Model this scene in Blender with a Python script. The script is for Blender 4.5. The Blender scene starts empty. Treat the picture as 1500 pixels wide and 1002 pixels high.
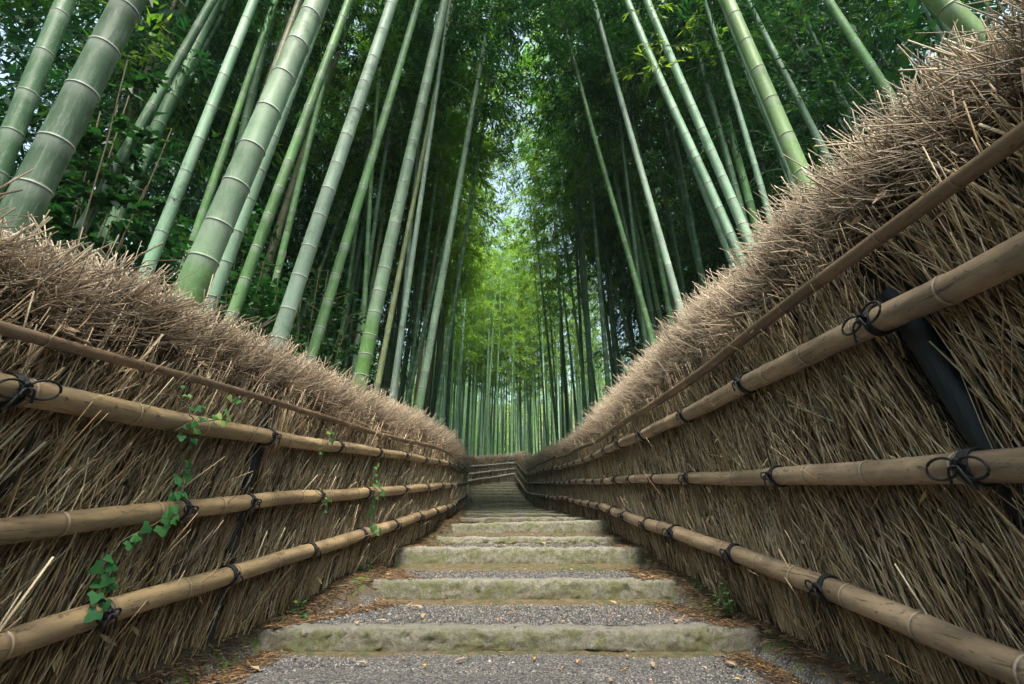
import bpy, math, random
import numpy as np
from mathutils import Vector, Matrix, Euler

# ------------------------------------------------------------------ camera, sky, sun, exposure
scene = bpy.context.scene
C = scene.collection
EYE = 0.58
cam_d = bpy.data.cameras.new("camera")
cam = bpy.data.objects.new("camera", cam_d)
C.objects.link(cam)
cam.location = (0, 0, EYE)
cam.rotation_euler = (math.radians(90 + 22), 0, 0)
cam_d.sensor_width = 36
cam_d.lens = 16.0
cam_d.clip_start = 0.02
cam_d.clip_end = 2000
scene.camera = cam

SUN_EL, SUN_AZ = math.radians(60), math.radians(176)      # azimuth clockwise from +Y
world = bpy.data.worlds.new("World")
scene.world = world
world.use_nodes = True
wn = world.node_tree
bg = wn.nodes["Background"]
sky = wn.nodes.new("ShaderNodeTexSky")
sky.sky_type = 'NISHITA'
sky.sun_disc = False
sky.sun_elevation = SUN_EL
sky.sun_rotation = SUN_AZ
sky.dust_density = 4.0
sky.ozone_density = 1.0
hs = wn.nodes.new("ShaderNodeHueSaturation")        # thin bright cloud: a paler sky
hs.inputs["Saturation"].default_value = 0.65
wn.links.new(sky.outputs[0], hs.inputs["Color"])
tint = wn.nodes.new("ShaderNodeMix"); tint.data_type = 'RGBA'; tint.blend_type = 'MULTIPLY'
tint.inputs[0].default_value = 1.0
tint.inputs[7].default_value = (0.90, 1.0, 0.99, 1)
wn.links.new(hs.outputs[0], tint.inputs[6])
wn.links.new(tint.outputs[2], bg.inputs[0])
bg.inputs[1].default_value = 0.15
sun_d = bpy.data.lights.new("sun", 'SUN')
sun_d.energy = 2.2
sun_d.angle = math.radians(14)
sun_d.color = (1.0, 0.90, 0.76)
sun = bpy.data.objects.new("sun", sun_d)
C.objects.link(sun)
sd = Vector((math.sin(SUN_AZ) * math.cos(SUN_EL), math.cos(SUN_AZ) * math.cos(SUN_EL), math.sin(SUN_EL)))
sun.rotation_euler = sd.to_track_quat('Z', 'Y').to_euler()

scene.view_settings.view_transform = 'Standard'
scene.view_settings.look = 'None'
scene.view_settings.gamma = 1
scene.view_settings.exposure = 1.92
cy = scene.cycles
cy.max_bounces = 7
cy.diffuse_bounces = 4
cy.transmission_bounces = 5
cy.glossy_bounces = 2
cy.caustics_reflective = False
cy.caustics_refractive = False
cy.sample_clamp_indirect = 6
try:
    cy.use_denoising = True
    cy.denoiser = 'OPENIMAGEDENOISE'
except Exception:
    pass

rng = np.random.default_rng(11)
random.seed(4)

# ------------------------------------------------------------------ helpers
def tag(o, label=None, cat=None, group=None, kind=None):
    if label: o['label'] = label
    if cat: o['category'] = cat
    if group: o['group'] = group
    if kind: o['kind'] = kind
    return o

def empty(name, loc=(0, 0, 0)):
    o = bpy.data.objects.new(name, None)
    C.objects.link(o)
    o.location = loc
    o.empty_display_size = 0.2
    return o

def make_mesh(name, V, F, attrs=None, smooth=True, mats=(), fmat=None):
    """V (n,3), F list of (m,k) arrays (k = 3 or 4) -> mesh with float point attributes."""
    if not isinstance(F, (list, tuple)):
        F = [F]
    F = [np.asarray(f, dtype=np.int32) for f in F if len(f)]
    me = bpy.data.meshes.new(name)
    V = np.asarray(V, dtype=np.float32)
    me.vertices.add(len(V))
    me.vertices.foreach_set("co", V.ravel())
    loops = np.concatenate([f.ravel() for f in F])
    sizes = np.concatenate([np.full(len(f), f.shape[1], dtype=np.int32) for f in F])
    starts = np.concatenate([[0], np.cumsum(sizes)[:-1]]).astype(np.int32)
    me.loops.add(len(loops))
    me.loops.foreach_set("vertex_index", loops)
    me.polygons.add(len(sizes))
    me.polygons.foreach_set("loop_start", starts)
    me.polygons.foreach_set("loop_total", sizes)
    me.polygons.foreach_set("use_smooth", np.full(len(sizes), smooth))
    if fmat is not None:
        me.polygons.foreach_set("material_index", np.asarray(fmat, dtype=np.int32))
    for k, a in (attrs or {}).items():
        at = me.attributes.new(k, 'FLOAT', 'POINT')
        at.data.foreach_set("value", np.asarray(a, dtype=np.float32))
    for m in mats:
        me.materials.append(m)
    me.update()
    me.validate()
    return me

def obj(name, me, parent=None):
    o = bpy.data.objects.new(name, me)
    C.objects.link(o)
    if parent is not None:
        o.parent = parent
    return o

def tubes(P, R, sides=3):
    """P (N,K,3) polylines, R (N,K) radii -> V,F (open tubes) and the index of each vertex's strand."""
    N, K, _ = P.shape
    T = np.gradient(P, axis=1)
    T /= np.linalg.norm(T, axis=2, keepdims=True) + 1e-9
    ref = np.where(np.abs(T[..., 2:3]) > .9, np.array([1., .0, 0.]), np.array([0, 0, 1.]))
    A = np.cross(T, ref); A /= np.linalg.norm(A, axis=2, keepdims=True) + 1e-9
    B = np.cross(T, A)
    ang = np.arange(sides) * 2 * math.pi / sides
    ring = (A[:, :, None, :] * np.cos(ang)[None, None, :, None] + B[:, :, None, :] * np.sin(ang)[None, None, :, None])
    V = P[:, :, None, :] + ring * R[:, :, None, None]
    n = np.arange(N)[:, None, None]; k = np.arange(K - 1)[None, :, None]; s = np.arange(sides)[None, None, :]
    s2 = (s + 1) % sides
    base = n * K * sides
    F = np.stack([base + k * sides + s, base + k * sides + s2, base + (k + 1) * sides + s2, base + (k + 1) * sides + s], -1).reshape(-1, 4)
    # end caps as triangles/quads fans
    caps = []
    if sides == 3:
        b0 = (np.arange(N) * K * sides)[:, None]
        caps = [b0 + np.array([[2, 1, 0]]), b0 + (K - 1) * sides + np.array([[0, 1, 2]])]
        caps = [np.concatenate(caps)]
    idx = np.repeat(np.arange(N), K * sides)
    return V.reshape(-1, 3), [F] + caps, idx

def merge(parts):
    """parts: list of (V, [F...], {attr: array}) -> one."""
    Vs, Fs, at, off = [], [], {}, 0
    for V, F, a in parts:
        Vs.append(V)
        for f in F:
            Fs.append(np.asarray(f) + off)
        for k in a:
            at.setdefault(k, [])
        off += len(V)
    for k in at:
        at[k] = np.concatenate([np.asarray(a.get(k, np.zeros(len(V)))) for V, F, a in parts])
    F3 = [f for f in Fs if f.shape[1] == 3]
    F4 = [f for f in Fs if f.shape[1] == 4]
    out = []
    if F4: out.append(np.concatenate(F4))
    if F3: out.append(np.concatenate(F3))
    return np.concatenate(Vs), out, at

def smooth_noise(n, step, amp, r=rng):
    m = max(2, int(n / step) + 3)
    g = r.normal(0, amp, m)
    return np.interp(np.linspace(0, m - 1, n), np.arange(m), g)

# ------------------------------------------------------------------ materials
def new_mat(name):
    m = bpy.data.materials.new(name)
    m.use_nodes = True
    nt = m.node_tree
    b = nt.nodes["Principled BSDF"]
    return m, nt, b

def node(nt, typ, **kw):
    n = nt.nodes.new(typ)
    for k, v in kw.items():
        setattr(n, k, v)
    return n

def attr(nt, name):
    return node(nt, "ShaderNodeAttribute", attribute_name=name).outputs["Fac"]

def ramp(nt, fac, stops):
    r = node(nt, "ShaderNodeValToRGB")
    e = r.color_ramp.elements
    while len(e) < len(stops): e.new(0.5)
    for el, (p, c) in zip(e, stops):
        el.position = p
        el.color = (*c, 1)
    nt.links.new(fac, r.inputs[0])
    return r.outputs[0]

def mix(nt, fac, a, b, mode='MIX'):
    n = node(nt, "ShaderNodeMix", data_type='RGBA', blend_type=mode)
    for i, v in ((0, fac), (6, a), (7, b)):
        if isinstance(v, (int, float)): n.inputs[i].default_value = v
        elif isinstance(v, tuple): n.inputs[i].default_value = (*v, 1)
        else: nt.links.new(v, n.inputs[i])
    return n.outputs[2]

def math_(nt, op, a, b=None, clamp=False):
    n = node(nt, "ShaderNodeMath", operation=op, use_clamp=clamp)
    for i, v in ((0, a), (1, b)):
        if v is None: continue
        if isinstance(v, (int, float)): n.inputs[i].default_value = v
        else: nt.links.new(v, n.inputs[i])
    return n.outputs[0]

def noise(nt, scale, detail=3, rough=.55, vec=None, stretch=None, coord="Object"):
    tc = node(nt, "ShaderNodeTexCoord").outputs[coord] if vec is None else vec
    if stretch:
        mp = node(nt, "ShaderNodeMapping")
        mp.inputs["Scale"].default_value = stretch
        nt.links.new(tc, mp.inputs[0]); tc = mp.outputs[0]
    n = node(nt, "ShaderNodeTexNoise")
    n.inputs["Scale"].default_value = scale
    n.inputs["Detail"].default_value = detail
    n.inputs["Roughness"].default_value = rough
    nt.links.new(tc, n.inputs["Vector"])
    return n.outputs[0]

def bump(nt, b, h, strength=.3, dist=.01):
    n = node(nt, "ShaderNodeBump")
    n.inputs["Strength"].default_value = strength
    n.inputs["Distance"].default_value = dist
    nt.links.new(h, n.inputs["Height"])
    nt.links.new(n.outputs[0], b.inputs["Normal"])

def culm_mat(name, A, B, ringc, darkc, foot=None, footz=(0, 1), rough=.5, scuff=(.5, .56, .5), scuffamt=.28):
    m, nt, b = new_mat(name)
    n1 = noise(nt, 9, 4, .6, stretch=(1, 1, .35))
    c = mix(nt, ramp(nt, n1, [(.35, (0, 0, 0)), (.65, (1, 1, 1))]), A, B)
    t = attr(nt, "tone")
    oi = node(nt, "ShaderNodeObjectInfo").outputs["Random"]
    v = math_(nt, 'ADD', math_(nt, 'MULTIPLY', t, .35), math_(nt, 'MULTIPLY', oi, .35))
    v = math_(nt, 'ADD', v, .65)
    hs = node(nt, "ShaderNodeHueSaturation")
    nt.links.new(v, hs.inputs["Value"]); nt.links.new(c, hs.inputs["Color"])
    hs.inputs["Hue"].default_value = .5
    c = hs.outputs[0]
    if foot:
        z = math_(nt, 'ADD', attr(nt, "above"), math_(nt, 'MULTIPLY', noise(nt, 7, 3), .5))
        mr = node(nt, "ShaderNodeMapRange")
        nt.links.new(z, mr.inputs[0])
        mr.inputs[1].default_value = footz[0] + .25; mr.inputs[2].default_value = footz[1] + .25
        mr.inputs[3].default_value = 1; mr.inputs[4].default_value = 0
        c = mix(nt, mr.outputs[0], c, foot)
    n2 = noise(nt, 70, 6, .75, stretch=(1, 1, .12))
    c = mix(nt, math_(nt, 'MULTIPLY', ramp(nt, n2, [(.50, (0, 0, 0)), (.66, (1, 1, 1))]), scuffamt), c, scuff)
    c = mix(nt, math_(nt, 'MULTIPLY', attr(nt, "band"), .42), c, scuff)
    n4 = noise(nt, 38, 6, .8)
    c = mix(nt, math_(nt, 'MULTIPLY', ramp(nt, n4, [(.58, (0, 0, 0)), (.64, (1, 1, 1))]), .5), c, (.06, .08, .05))
    n3 = noise(nt, 3.1, 6, .75)
    c = mix(nt, math_(nt, 'MULTIPLY', ramp(nt, n3, [(.55, (0, 0, 0)), (.66, (1, 1, 1))]), .5), c, (.05, .075, .045))
    r = attr(nt, "ring")
    c = mix(nt, math_(nt, 'MULTIPLY', math_(nt, 'MULTIPLY', r, -1, True), .8), c, darkc)
    c = mix(nt, math_(nt, 'MULTIPLY', math_(nt, 'MAXIMUM', r, 0), .95), c, ringc)
    nt.links.new(c, b.inputs["Base Color"])
    b.inputs["Roughness"].default_value = rough
    b.inputs["Specular IOR Level"].default_value = .25
    bump(nt, b, n2, .12, .002)
    return m

W = (.52, .56, .5); DK = (.03, .05, .04)
CM = {
 'pg': culm_mat("culm_pale_green", (.22, .35, .22), (.34, .46, .33), W, (.10, .16, .10), foot=(.13, .28, .07), footz=(.0, .45)),
 'pw': culm_mat("culm_whitish", (.24, .36, .27), (.34, .45, .36), W, (.12, .18, .13)),
 'pd': culm_mat("culm_pale_dark_ring", (.18, .34, .22), (.28, .42, .31), (.05, .07, .05), (.42, .48, .43)),
 'g': culm_mat("culm_green", (.11, .27, .09), (.19, .35, .15), (.40, .44, .38), (.05, .09, .05)),
 'gg': culm_mat("culm_grey_green", (.07, .13, .075), (.12, .19, .12), (.55, .56, .53), (.05, .07, .05)),
 'y': culm_mat("culm_yellowish", (.30, .36, .14), (.40, .45, .24), (.5, .5, .4), (.1, .11, .05)),
 'yg': culm_mat("culm_yellow_green", (.20, .34, .12), (.27, .42, .18), (.07, .09, .05), (.33, .42, .26)),
 'tan': culm_mat("culm_tan_dead", (.30, .21, .13), (.40, .30, .2), (.2, .15, .1), (.1, .08, .05)),
 'br': culm_mat("culm_brownish", (.15, .16, .08), (.24, .22, .13), (.08, .08, .05), (.2, .2, .15)),
 'dk': culm_mat("culm_dull_green", (.06, .15, .075), (.11, .21, .11), (.28, .31, .26), (.03, .05, .03)),
}

def leaf_mat(name, stops, trans=.45):
    m = bpy.data.materials.new(name); m.use_nodes = True
    nt = m.node_tree
    b = nt.nodes["Principled BSDF"]; out = nt.nodes["Material Output"]
    c = ramp(nt, attr(nt, "tone"), stops)
    oi = node(nt, "ShaderNodeObjectInfo").outputs["Random"]
    hs = node(nt, "ShaderNodeHueSaturation")
    nt.links.new(c, hs.inputs["Color"])
    nt.links.new(math_(nt, 'ADD', math_(nt, 'MULTIPLY', oi, .5), .75), hs.inputs["Value"])
    c = hs.outputs[0]
    nt.links.new(c, b.inputs["Base Color"])
    b.inputs["Roughness"].default_value = .5
    tr = node(nt, "ShaderNodeBsdfTranslucent")
    c2 = mix(nt, 1.0, c, (1.25, 1.3, .6), 'MULTIPLY')
    nt.links.new(c2, tr.inputs[0])
    ms = node(nt, "ShaderNodeMixShader")
    ms.inputs[0].default_value = trans
    nt.links.new(b.outputs[0], ms.inputs[1]); nt.links.new(tr.outputs[0], ms.inputs[2])
    nt.links.new(ms.outputs[0], out.inputs[0])
    return m

LEAF_DARK = leaf_mat("bamboo_leaf", [(0, (.012, .075, .038)), (.6, (.026, .13, .043)), (1, (.11, .26, .045))])
LEAF_BRIGHT = leaf_mat("bamboo_leaf_sunlit_yellow", [(0, (.09, .20, .03)), (.6, (.20, .34, .04)), (1, (.36, .46, .06))], .5)  # yellow green leaves, sunlit glow of the far crowns put into the colour
LEAF_MID = leaf_mat("bamboo_leaf_mid", [(0, (.07, .23, .035)), (.6, (.15, .36, .05)), (1, (.32, .48, .06))], .5)  # lighter leaf copy for crowns along the walk, their light put into the colour
LEAF_SHRUB = leaf_mat("shrub_leaf", [(0, (.015, .08, .03)), (1, (.04, .15, .045))], .3)
LEAF_IVY = leaf_mat("ivy_leaf", [(0, (.03, .14, .045)), (.7, (.06, .22, .06)), (1, (.26, .38, .08))], .3)

def brush_mat(name, stops, tipc, tipamt):
    m, nt, b = new_mat(name)
    c = ramp(nt, attr(nt, "tone"), stops)
    n = noise(nt, 55, 2, .6)
    c = mix(nt, math_(nt, 'MULTIPLY', n, .38), c, (.12, .08, .05))
    c = mix(nt, math_(nt, 'MULTIPLY', attr(nt, "tip"), tipamt), c, tipc)
    nt.links.new(c, b.inputs["Base Color"])
    b.inputs["Roughness"].default_value = .62
    b.inputs["Specular IOR Level"].default_value = .3
    return m

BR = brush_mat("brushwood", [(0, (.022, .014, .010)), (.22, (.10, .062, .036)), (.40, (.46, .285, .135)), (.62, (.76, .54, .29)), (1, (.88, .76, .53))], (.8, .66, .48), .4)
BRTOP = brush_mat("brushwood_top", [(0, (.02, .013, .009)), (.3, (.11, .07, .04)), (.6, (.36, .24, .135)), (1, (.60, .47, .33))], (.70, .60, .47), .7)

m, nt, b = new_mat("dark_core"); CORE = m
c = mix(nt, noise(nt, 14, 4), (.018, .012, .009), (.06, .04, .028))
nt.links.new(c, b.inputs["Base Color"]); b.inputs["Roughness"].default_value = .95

def rail_mat(name, A, B, ringc):
    m, nt, b = new_mat(name)
    n = noise(nt, 26, 5, .65, stretch=(1, .07, 1))
    c = mix(nt, ramp(nt, n, [(.3, (0, 0, 0)), (.7, (1, 1, 1))]), A, B)
    n2 = noise(nt, 9, 5, .7, stretch=(1, .3, 1))
    c = mix(nt, math_(nt, 'MULTIPLY', ramp(nt, n2, [(.44, (0, 0, 0)), (.64, (1, 1, 1))]), .7), c, (.16, .115, .09))
    n5 = noise(nt, 70, 4, .7, stretch=(1, .03, 1))
    c = mix(nt, math_(nt, 'MULTIPLY', ramp(nt, n5, [(.60, (0, 0, 0)), (.64, (1, 1, 1))]), .7), c, (.07, .05, .035))
    n3 = noise(nt, 60, 3, .6, stretch=(1, .5, 1))
    c = mix(nt, math_(nt, 'MULTIPLY', ramp(nt, n3, [(.61, (0, 0, 0)), (.68, (1, 1, 1))]), .7), c, (.05, .04, .03))
    hs = node(nt, "ShaderNodeHueSaturation")
    nt.links.new(math_(nt, 'ADD', math_(nt, 'MULTIPLY', attr(nt, "tone"), .45), .75), hs.inputs["Value"])
    nt.links.new(c, hs.inputs["Color"]); c = hs.outputs[0]
    r = attr(nt, "ring")
    c = mix(nt, math_(nt, 'MULTIPLY', math_(nt, 'MAXIMUM', r, 0), .55), c, ringc)
    c = mix(nt, math_(nt, 'MULTIPLY', math_(nt, 'MULTIPLY', r, -1, True), .75), c, (.06, .042, .03))
    nt.links.new(c, b.inputs["Base Color"])
    b.inputs["Roughness"].default_value = .42
    bump(nt, b, n, .25, .002)
    return m
RAIL_L = rail_mat("rail_tan", (.33, .23, .12), (.52, .38, .22), (.5, .38, .26))
RAIL_R = rail_mat("rail_greyish_tan", (.38, .265, .17), (.58, .43, .30), (.6, .5, .42))
CAPR = rail_mat("cap_rail_brown", (.17, .105, .065), (.30, .20, .13), (.34, .25, .17))

def plain(name, col, rough=.6, var=.3, scale=20):
    m, nt, b = new_mat(name)
    c = mix(nt, noise(nt, scale, 4), tuple(x * (1 - var) for x in col), tuple(min(1, x * (1 + var)) for x in col))
    nt.links.new(c, b.inputs["Base Color"]); b.inputs["Roughness"].default_value = rough
    return m
TWINE = plain("black_twine", (.012, .012, .015), .7, .5, 200)
m, nt, b = new_mat("charred_post"); POST = m
n = noise(nt, 40, 6, .75, stretch=(1, 1, .12))
nt.links.new(ramp(nt, n, [(.35, (.006, .008, .012)), (.6, (.02, .026, .036)), (.75, (.06, .06, .06))]), b.inputs["Base Color"])
b.inputs["Roughness"].default_value = .55
bump(nt, b, n, .8, .004)
DRYLEAF = plain("dry_leaf", (.42, .29, .18), .6, .4, 9)
YLEAF = plain("yellow_leaf", (.55, .33, .07), .6, .4, 30)
BARK = plain("vine_stem", (.12, .10, .05), .7)

# ------------------------------------------------------------------ layout tables (metres, eye at x=0,y=0,z=.58)
def tab(pts):
    a = np.array(pts, dtype=float)
    return lambda s: np.interp(s, a[:, 0], a[:, 1])

STEPS = [(2.65, .106), (3.5, .236), (4.49, .40), (5.3, .47), (5.95, .62), (7.3, .70), (8.8, .79), (10.3, .88), (11.9, .97), (13.5, 1.07),
         (14.8, 1.22), (15.9, 1.40), (17.0, 1.58), (18.1, 1.76), (19.2, 1.94), (20.3, 2.12), (21.4, 2.30), (22.5, 2.48), (23.7, 2.62)]
def path_z(y):
    z = 0.0
    for s, h in STEPS:
        if y >= s: z = h
    return z
slope_z = tab([(-60, 0), (2.2, 0), (3.5, .17), (4.49, .32), (6, .56), (7.3, .67), (13.5, 1.03), (14.8, 1.15), (23.7, 2.6), (30, 2.9), (60, 4.5), (80, 13), (130, 36), (500, 90)])
XL = tab([(0, -1.3), (2.65, -1.25), (3.5, -.90), (4.4, -1.08), (4.6, -1.0), (5.3, -.75), (6, -.70), (8, -.78), (15, -1.22), (20, -1.6), (22.5, -1.25), (23.7, -.8)])
XR = tab([(0, 1.22), (2.65, 1.19), (3.5, 1.07), (4.5, 1.14), (6, 1.14), (8, 1.08), (12, .86), (15, .66), (18, .46), (22, .2), (22.6, .3), (23.7, 2.0)])

class FencePath:
    def __init__(s, pts, away, base, bot, mid, top, cap, tip):
        a = np.array(pts, dtype=float)
        s.s0, s.s1 = a[0, 0], a[-1, 0]
        s.x = lambda t: np.interp(t, a[:, 0], a[:, 1])
        s.y = lambda t: np.interp(t, a[:, 0], a[:, 2])
        s.away = np.array([away[0], away[1], 0.]); s.away /= np.linalg.norm(s.away)
        s.base, s.bot, s.mid, s.top, s.cap, s.tip = base, bot, mid, top, cap, tip
    def at(s, t, z, off=0.):
        t = np.asarray(t, dtype=float)
        off = np.asarray(off) * np.ones_like(t)
        return np.stack([s.x(t) + s.away[0] * off, s.y(t) + s.away[1] * off, np.asarray(z) * np.ones_like(t)], -1)
    def tan(s, t):
        d = s.at(np.asarray(t) + .05, 0) - s.at(np.asarray(t) - .05, 0)
        return d / (np.linalg.norm(d, axis=-1, keepdims=True) + 1e-9)

FL = FencePath([(t, x, t) for t, x in [(-1.6, -1.45), (0, -1.45), (1, -1.42), (2.65, -1.33), (4, -1.12), (5, -1.0), (6, -.93), (7, -.95), (9, -1.1), (15, -1.5), (20.4, -2.02)]], (-1, 0),
    tab([(-2, -.02), (2.3, -.02), (3.5, .13), (4.49, .27), (6, .5), (7.3, .62), (13.5, 1.0), (20.4, 2.0)]),
    tab([(-1.6, .08), (1.46, .271), (2.34, .35), (2.77, .387), (3.53, .483), (4.44, .583), (5.64, .701), (6.67, .802), (15, 1.5), (20.4, 2.36)]),
    tab([(-1.6, .36), (1.35, .572), (2.4, .682), (3.61, .801), (4.52, .901), (6.45, 1.081), (15, 1.83), (20.4, 2.65)]),
    tab([(-1.6, .80), (1.21, .925), (1.65, .965), (2.46, 1.035), (3.13, 1.093), (4.13, 1.175), (6.37, 1.387), (15, 2.1), (20.4, 2.96)]),
    tab([(-1.6, .86), (1.15, 1.096), (1.93, 1.178), (3.23, 1.279), (3.96, 1.329), (6.3, 1.532), (15, 2.24), (20.4, 3.1)]),
    tab([(-1.6, 1.1), (1.05, 1.343), (1.58, 1.435), (1.97, 1.486), (2.6, 1.547), (3.4, 1.575), (4.63, 1.661), (6.19, 1.743), (15, 2.56), (20.4, 3.35)]))
FR = FencePath([(t, x, t) for t, x in [(-1.6, 1.33), (2.65, 1.33), (3.6, 1.27), (4.5, 1.23), (6.5, 1.2), (9.5, 1.08), (12, .9), (15, .68), (18, .50), (22.4, .24)]], (1, 0),
    tab([(-2, -.02), (2.3, -.02), (3.5, .13), (4.49, .27), (6, .5), (7.3, .62), (13.5, 1.0), (14.8, 1.12), (22.4, 2.4)]),
    tab([(-1.6, -.02), (1.41, .237), (2.19, .339), (3.04, .424), (3.72, .52), (4.43, .594), (6.5, .813), (10.2, 1.124), (16.1, 1.6), (22.4, 2.85)]),
    tab([(-1.6, .45), (1.22, .717), (2.35, .808), (3.18, .885), (5.62, 1.079), (7.31, 1.219), (16.07, 1.9), (22.4, 3.2)]),
    tab([(-1.6, 1.22), (1.2, 1.25), (2.49, 1.32), (4.06, 1.38), (5.9, 1.471), (8.44, 1.637), (16.0, 2.18), (22.4, 3.47)]),
    tab([(-1.6, 1.5), (.89, 1.531), (2.49, 1.575), (4.19, 1.59), (6.55, 1.704), (10.0, 1.976), (16.0, 2.356), (22.4, 3.65)]),
    tab([(-1.6, 1.85), (.78, 1.90), (1.09, 2.0), (1.45, 2.06), (2.1, 2.12), (2.62, 2.10), (5.05, 2.10), (8.38, 2.10), (12.1, 2.409), (15.93, 2.712), (22.4, 3.83)]))
FE = FencePath([(0, -2.02, 20.4), (5.6, .3, 25.5), (11, 3.4, 30)], (-.91, .41),
    tab([(0, 1.95), (5.6, 2.75), (11, 2.9)]), tab([(0, 2.36), (5.6, 3.23), (11, 3.5)]), tab([(0, 2.65), (5.6, 3.50), (11, 3.8)]),
    tab([(0, 2.96), (5.6, 3.79), (11, 4.1)]), tab([(0, 3.1), (5.6, 3.98), (11, 4.3)]), tab([(0, 3.35), (5.6, 4.16), (11, 4.72)]))

# ------------------------------------------------------------------ ground, path, steps
def ground_height(X, Y):
    z = slope_z(Y) - .05
    side = np.clip(np.abs(X) - 2.2, 0, 60)
    hill = np.clip(np.abs(X) - 11, 0, 40) * .42 * np.clip((Y + 30) / 20, 0, 1)     # wooded slopes close the valley on both sides
    return z + hill + side * .03 + .05 * np.sin(X * 1.7 + Y * .6) * np.clip(side, 0, 1)

xs = np.concatenate([np.linspace(-300, -16, 12), np.linspace(-15, 15, 91), np.linspace(16, 300, 12)])
ys = np.concatenate([np.linspace(-120, -6, 10), np.linspace(-5, 45, 151), np.linspace(48, 500, 14)])
GX, GY = np.meshgrid(xs, ys)
V = np.stack([GX, GY, ground_height(GX, GY)], -1).reshape(-1, 3)
nx, ny = len(xs), len(ys)
I = np.arange((ny - 1) * (nx - 1)); r_, c_ = I // (nx - 1), I % (nx - 1)
F = np.stack([r_ * nx + c_, r_ * nx + c_ + 1, (r_ + 1) * nx + c_ + 1, (r_ + 1) * nx + c_], -1)
m, nt, b = new_mat("forest_floor")
n1 = noise(nt, 1.3, 6, .65); n2 = noise(nt, 22, 5, .7)
c = mix(nt, ramp(nt, n1, [(.4, (0, 0, 0)), (.6, (1, 1, 1))]), (.10, .075, .04), (.05, .07, .025))
c = mix(nt, ramp(nt, n2, [(.45, (0, 0, 0)), (.65, (1, 1, 1))]), c, (.17, .12, .07))
nt.links.new(c, b.inputs["Base Color"]); b.inputs["Roughness"].default_value = .95
bump(nt, b, n2, .6, .03)
tag(obj("ground", make_mesh("ground", V, F, mats=[m])), kind='structure')

# gravel walk with dirt and moss towards its edges, one flat tread between every two steps
m, nt, b = new_mat("gravel_tread")
vo = node(nt, "ShaderNodeTexVoronoi"); vo.inputs["Scale"].default_value = 120
nt.links.new(node(nt, "ShaderNodeTexCoord").outputs["Object"], vo.inputs["Vector"])
cr = node(nt, "ShaderNodeSeparateColor"); nt.links.new(vo.outputs["Color"], cr.inputs[0])
stone = ramp(nt, cr.outputs[0], [(0, (.07, .075, .085)), (.5, (.17, .165, .165)), (.85, (.27, .25, .235)), (1, (.4, .37, .34))])
dist = ramp(nt, vo.outputs["Distance"], [(.3, (1, 1, 1)), (.75, (.25, .25, .25))])
c = mix(nt, 1.0, stone, dist, 'MULTIPLY')
e = math_(nt, 'ADD', attr(nt, "edge"), math_(nt, 'MULTIPLY', math_(nt, 'SUBTRACT', noise(nt, 5, 5, .7), .5), 1.1))
dirt = mix(nt, noise(nt, 60, 4, .7), (.035, .027, .018), (.15, .11, .065))
c = mix(nt, ramp(nt, e, [(.42, (0, 0, 0)), (.62, (1, 1, 1))]), c, dirt)
moss = mix(nt, noise(nt, 90, 3), (.04, .075, .015), (.14, .2, .04))
mo = math_(nt, 'MULTIPLY', ramp(nt, noise(nt, 4.3, 5, .7), [(.52, (0, 0, 0)), (.6, (1, 1, 1))]), ramp(nt, e, [(.35, (0, 0, 0)), (.6, (1, 1, 1))]))
c = mix(nt, mo, c, moss)
nt.links.new(c, b.inputs["Base Color"]); b.inputs["Roughness"].default_value = .85
bump(nt, b, dist, .8, .006)
GRAVEL_T = m
parts = []
edges = [(-6.0, 0.0)] + STEPS + [(27.5, None)]
for i in range(len(edges) - 1):
    y0, h0 = edges[i]; y1 = edges[i + 1][0]
    y0e = y0 + (.0 if i == 0 else .03)
    ny_ = max(3, int((y1 - y0) / .12)); nx_ = 40
    Yg, U = np.meshgrid(np.linspace(y0e, y1 + .06, ny_), np.linspace(0, 1, nx_), indexing='ij')
    xl = np.maximum(FL.x(np.minimum(Yg, 20.4)) - .12, -3); xr = np.where(Yg < 22.4, FR.x(Yg) + .12, 4.5)
    X = xl + (xr - xl) * U
    hz = h0 - (.012 if i else 0)
    edge = np.maximum(np.clip((XL(Yg) + .22 - X) / .42, 0, 1), np.clip((X - XR(Yg) + .16) / .34, 0, 1))
    out = np.maximum(np.clip(XL(Yg) - X, 0, 1), np.clip(X - XR(Yg), 0, 1))
    # beside the stones the bank slopes evenly from tread to tread
    nxt = STEPS[i][1] if i < len(STEPS) else h0
    f = np.clip((Yg - y0) / max(.01, (y1 - y0)), 0, 1) ** 1.6
    k = np.clip(out / .05, 0, 1)
    Z = hz + k * (nxt - hz) * f + smooth_noise(Yg.size, 3, .004).reshape(Yg.shape) + out * .12
    Vt = np.stack([X, Yg, Z], -1).reshape(-1, 3)
    a_, b_ = np.divmod(np.arange((ny_ - 1) * (nx_ - 1)), nx_ - 1)
    Ft = np.stack([a_ * nx_ + b_, (a_ + 1) * nx_ + b_, (a_ + 1) * nx_ + b_ + 1, a_ * nx_ + b_ + 1], -1)
    parts.append((Vt, [Ft[:, ::-1]], {"edge": edge.ravel()}))
V, F, A = merge(parts)
tag(obj("path", make_mesh("path", V, F, A, mats=[GRAVEL_T])), kind='structure')

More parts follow.
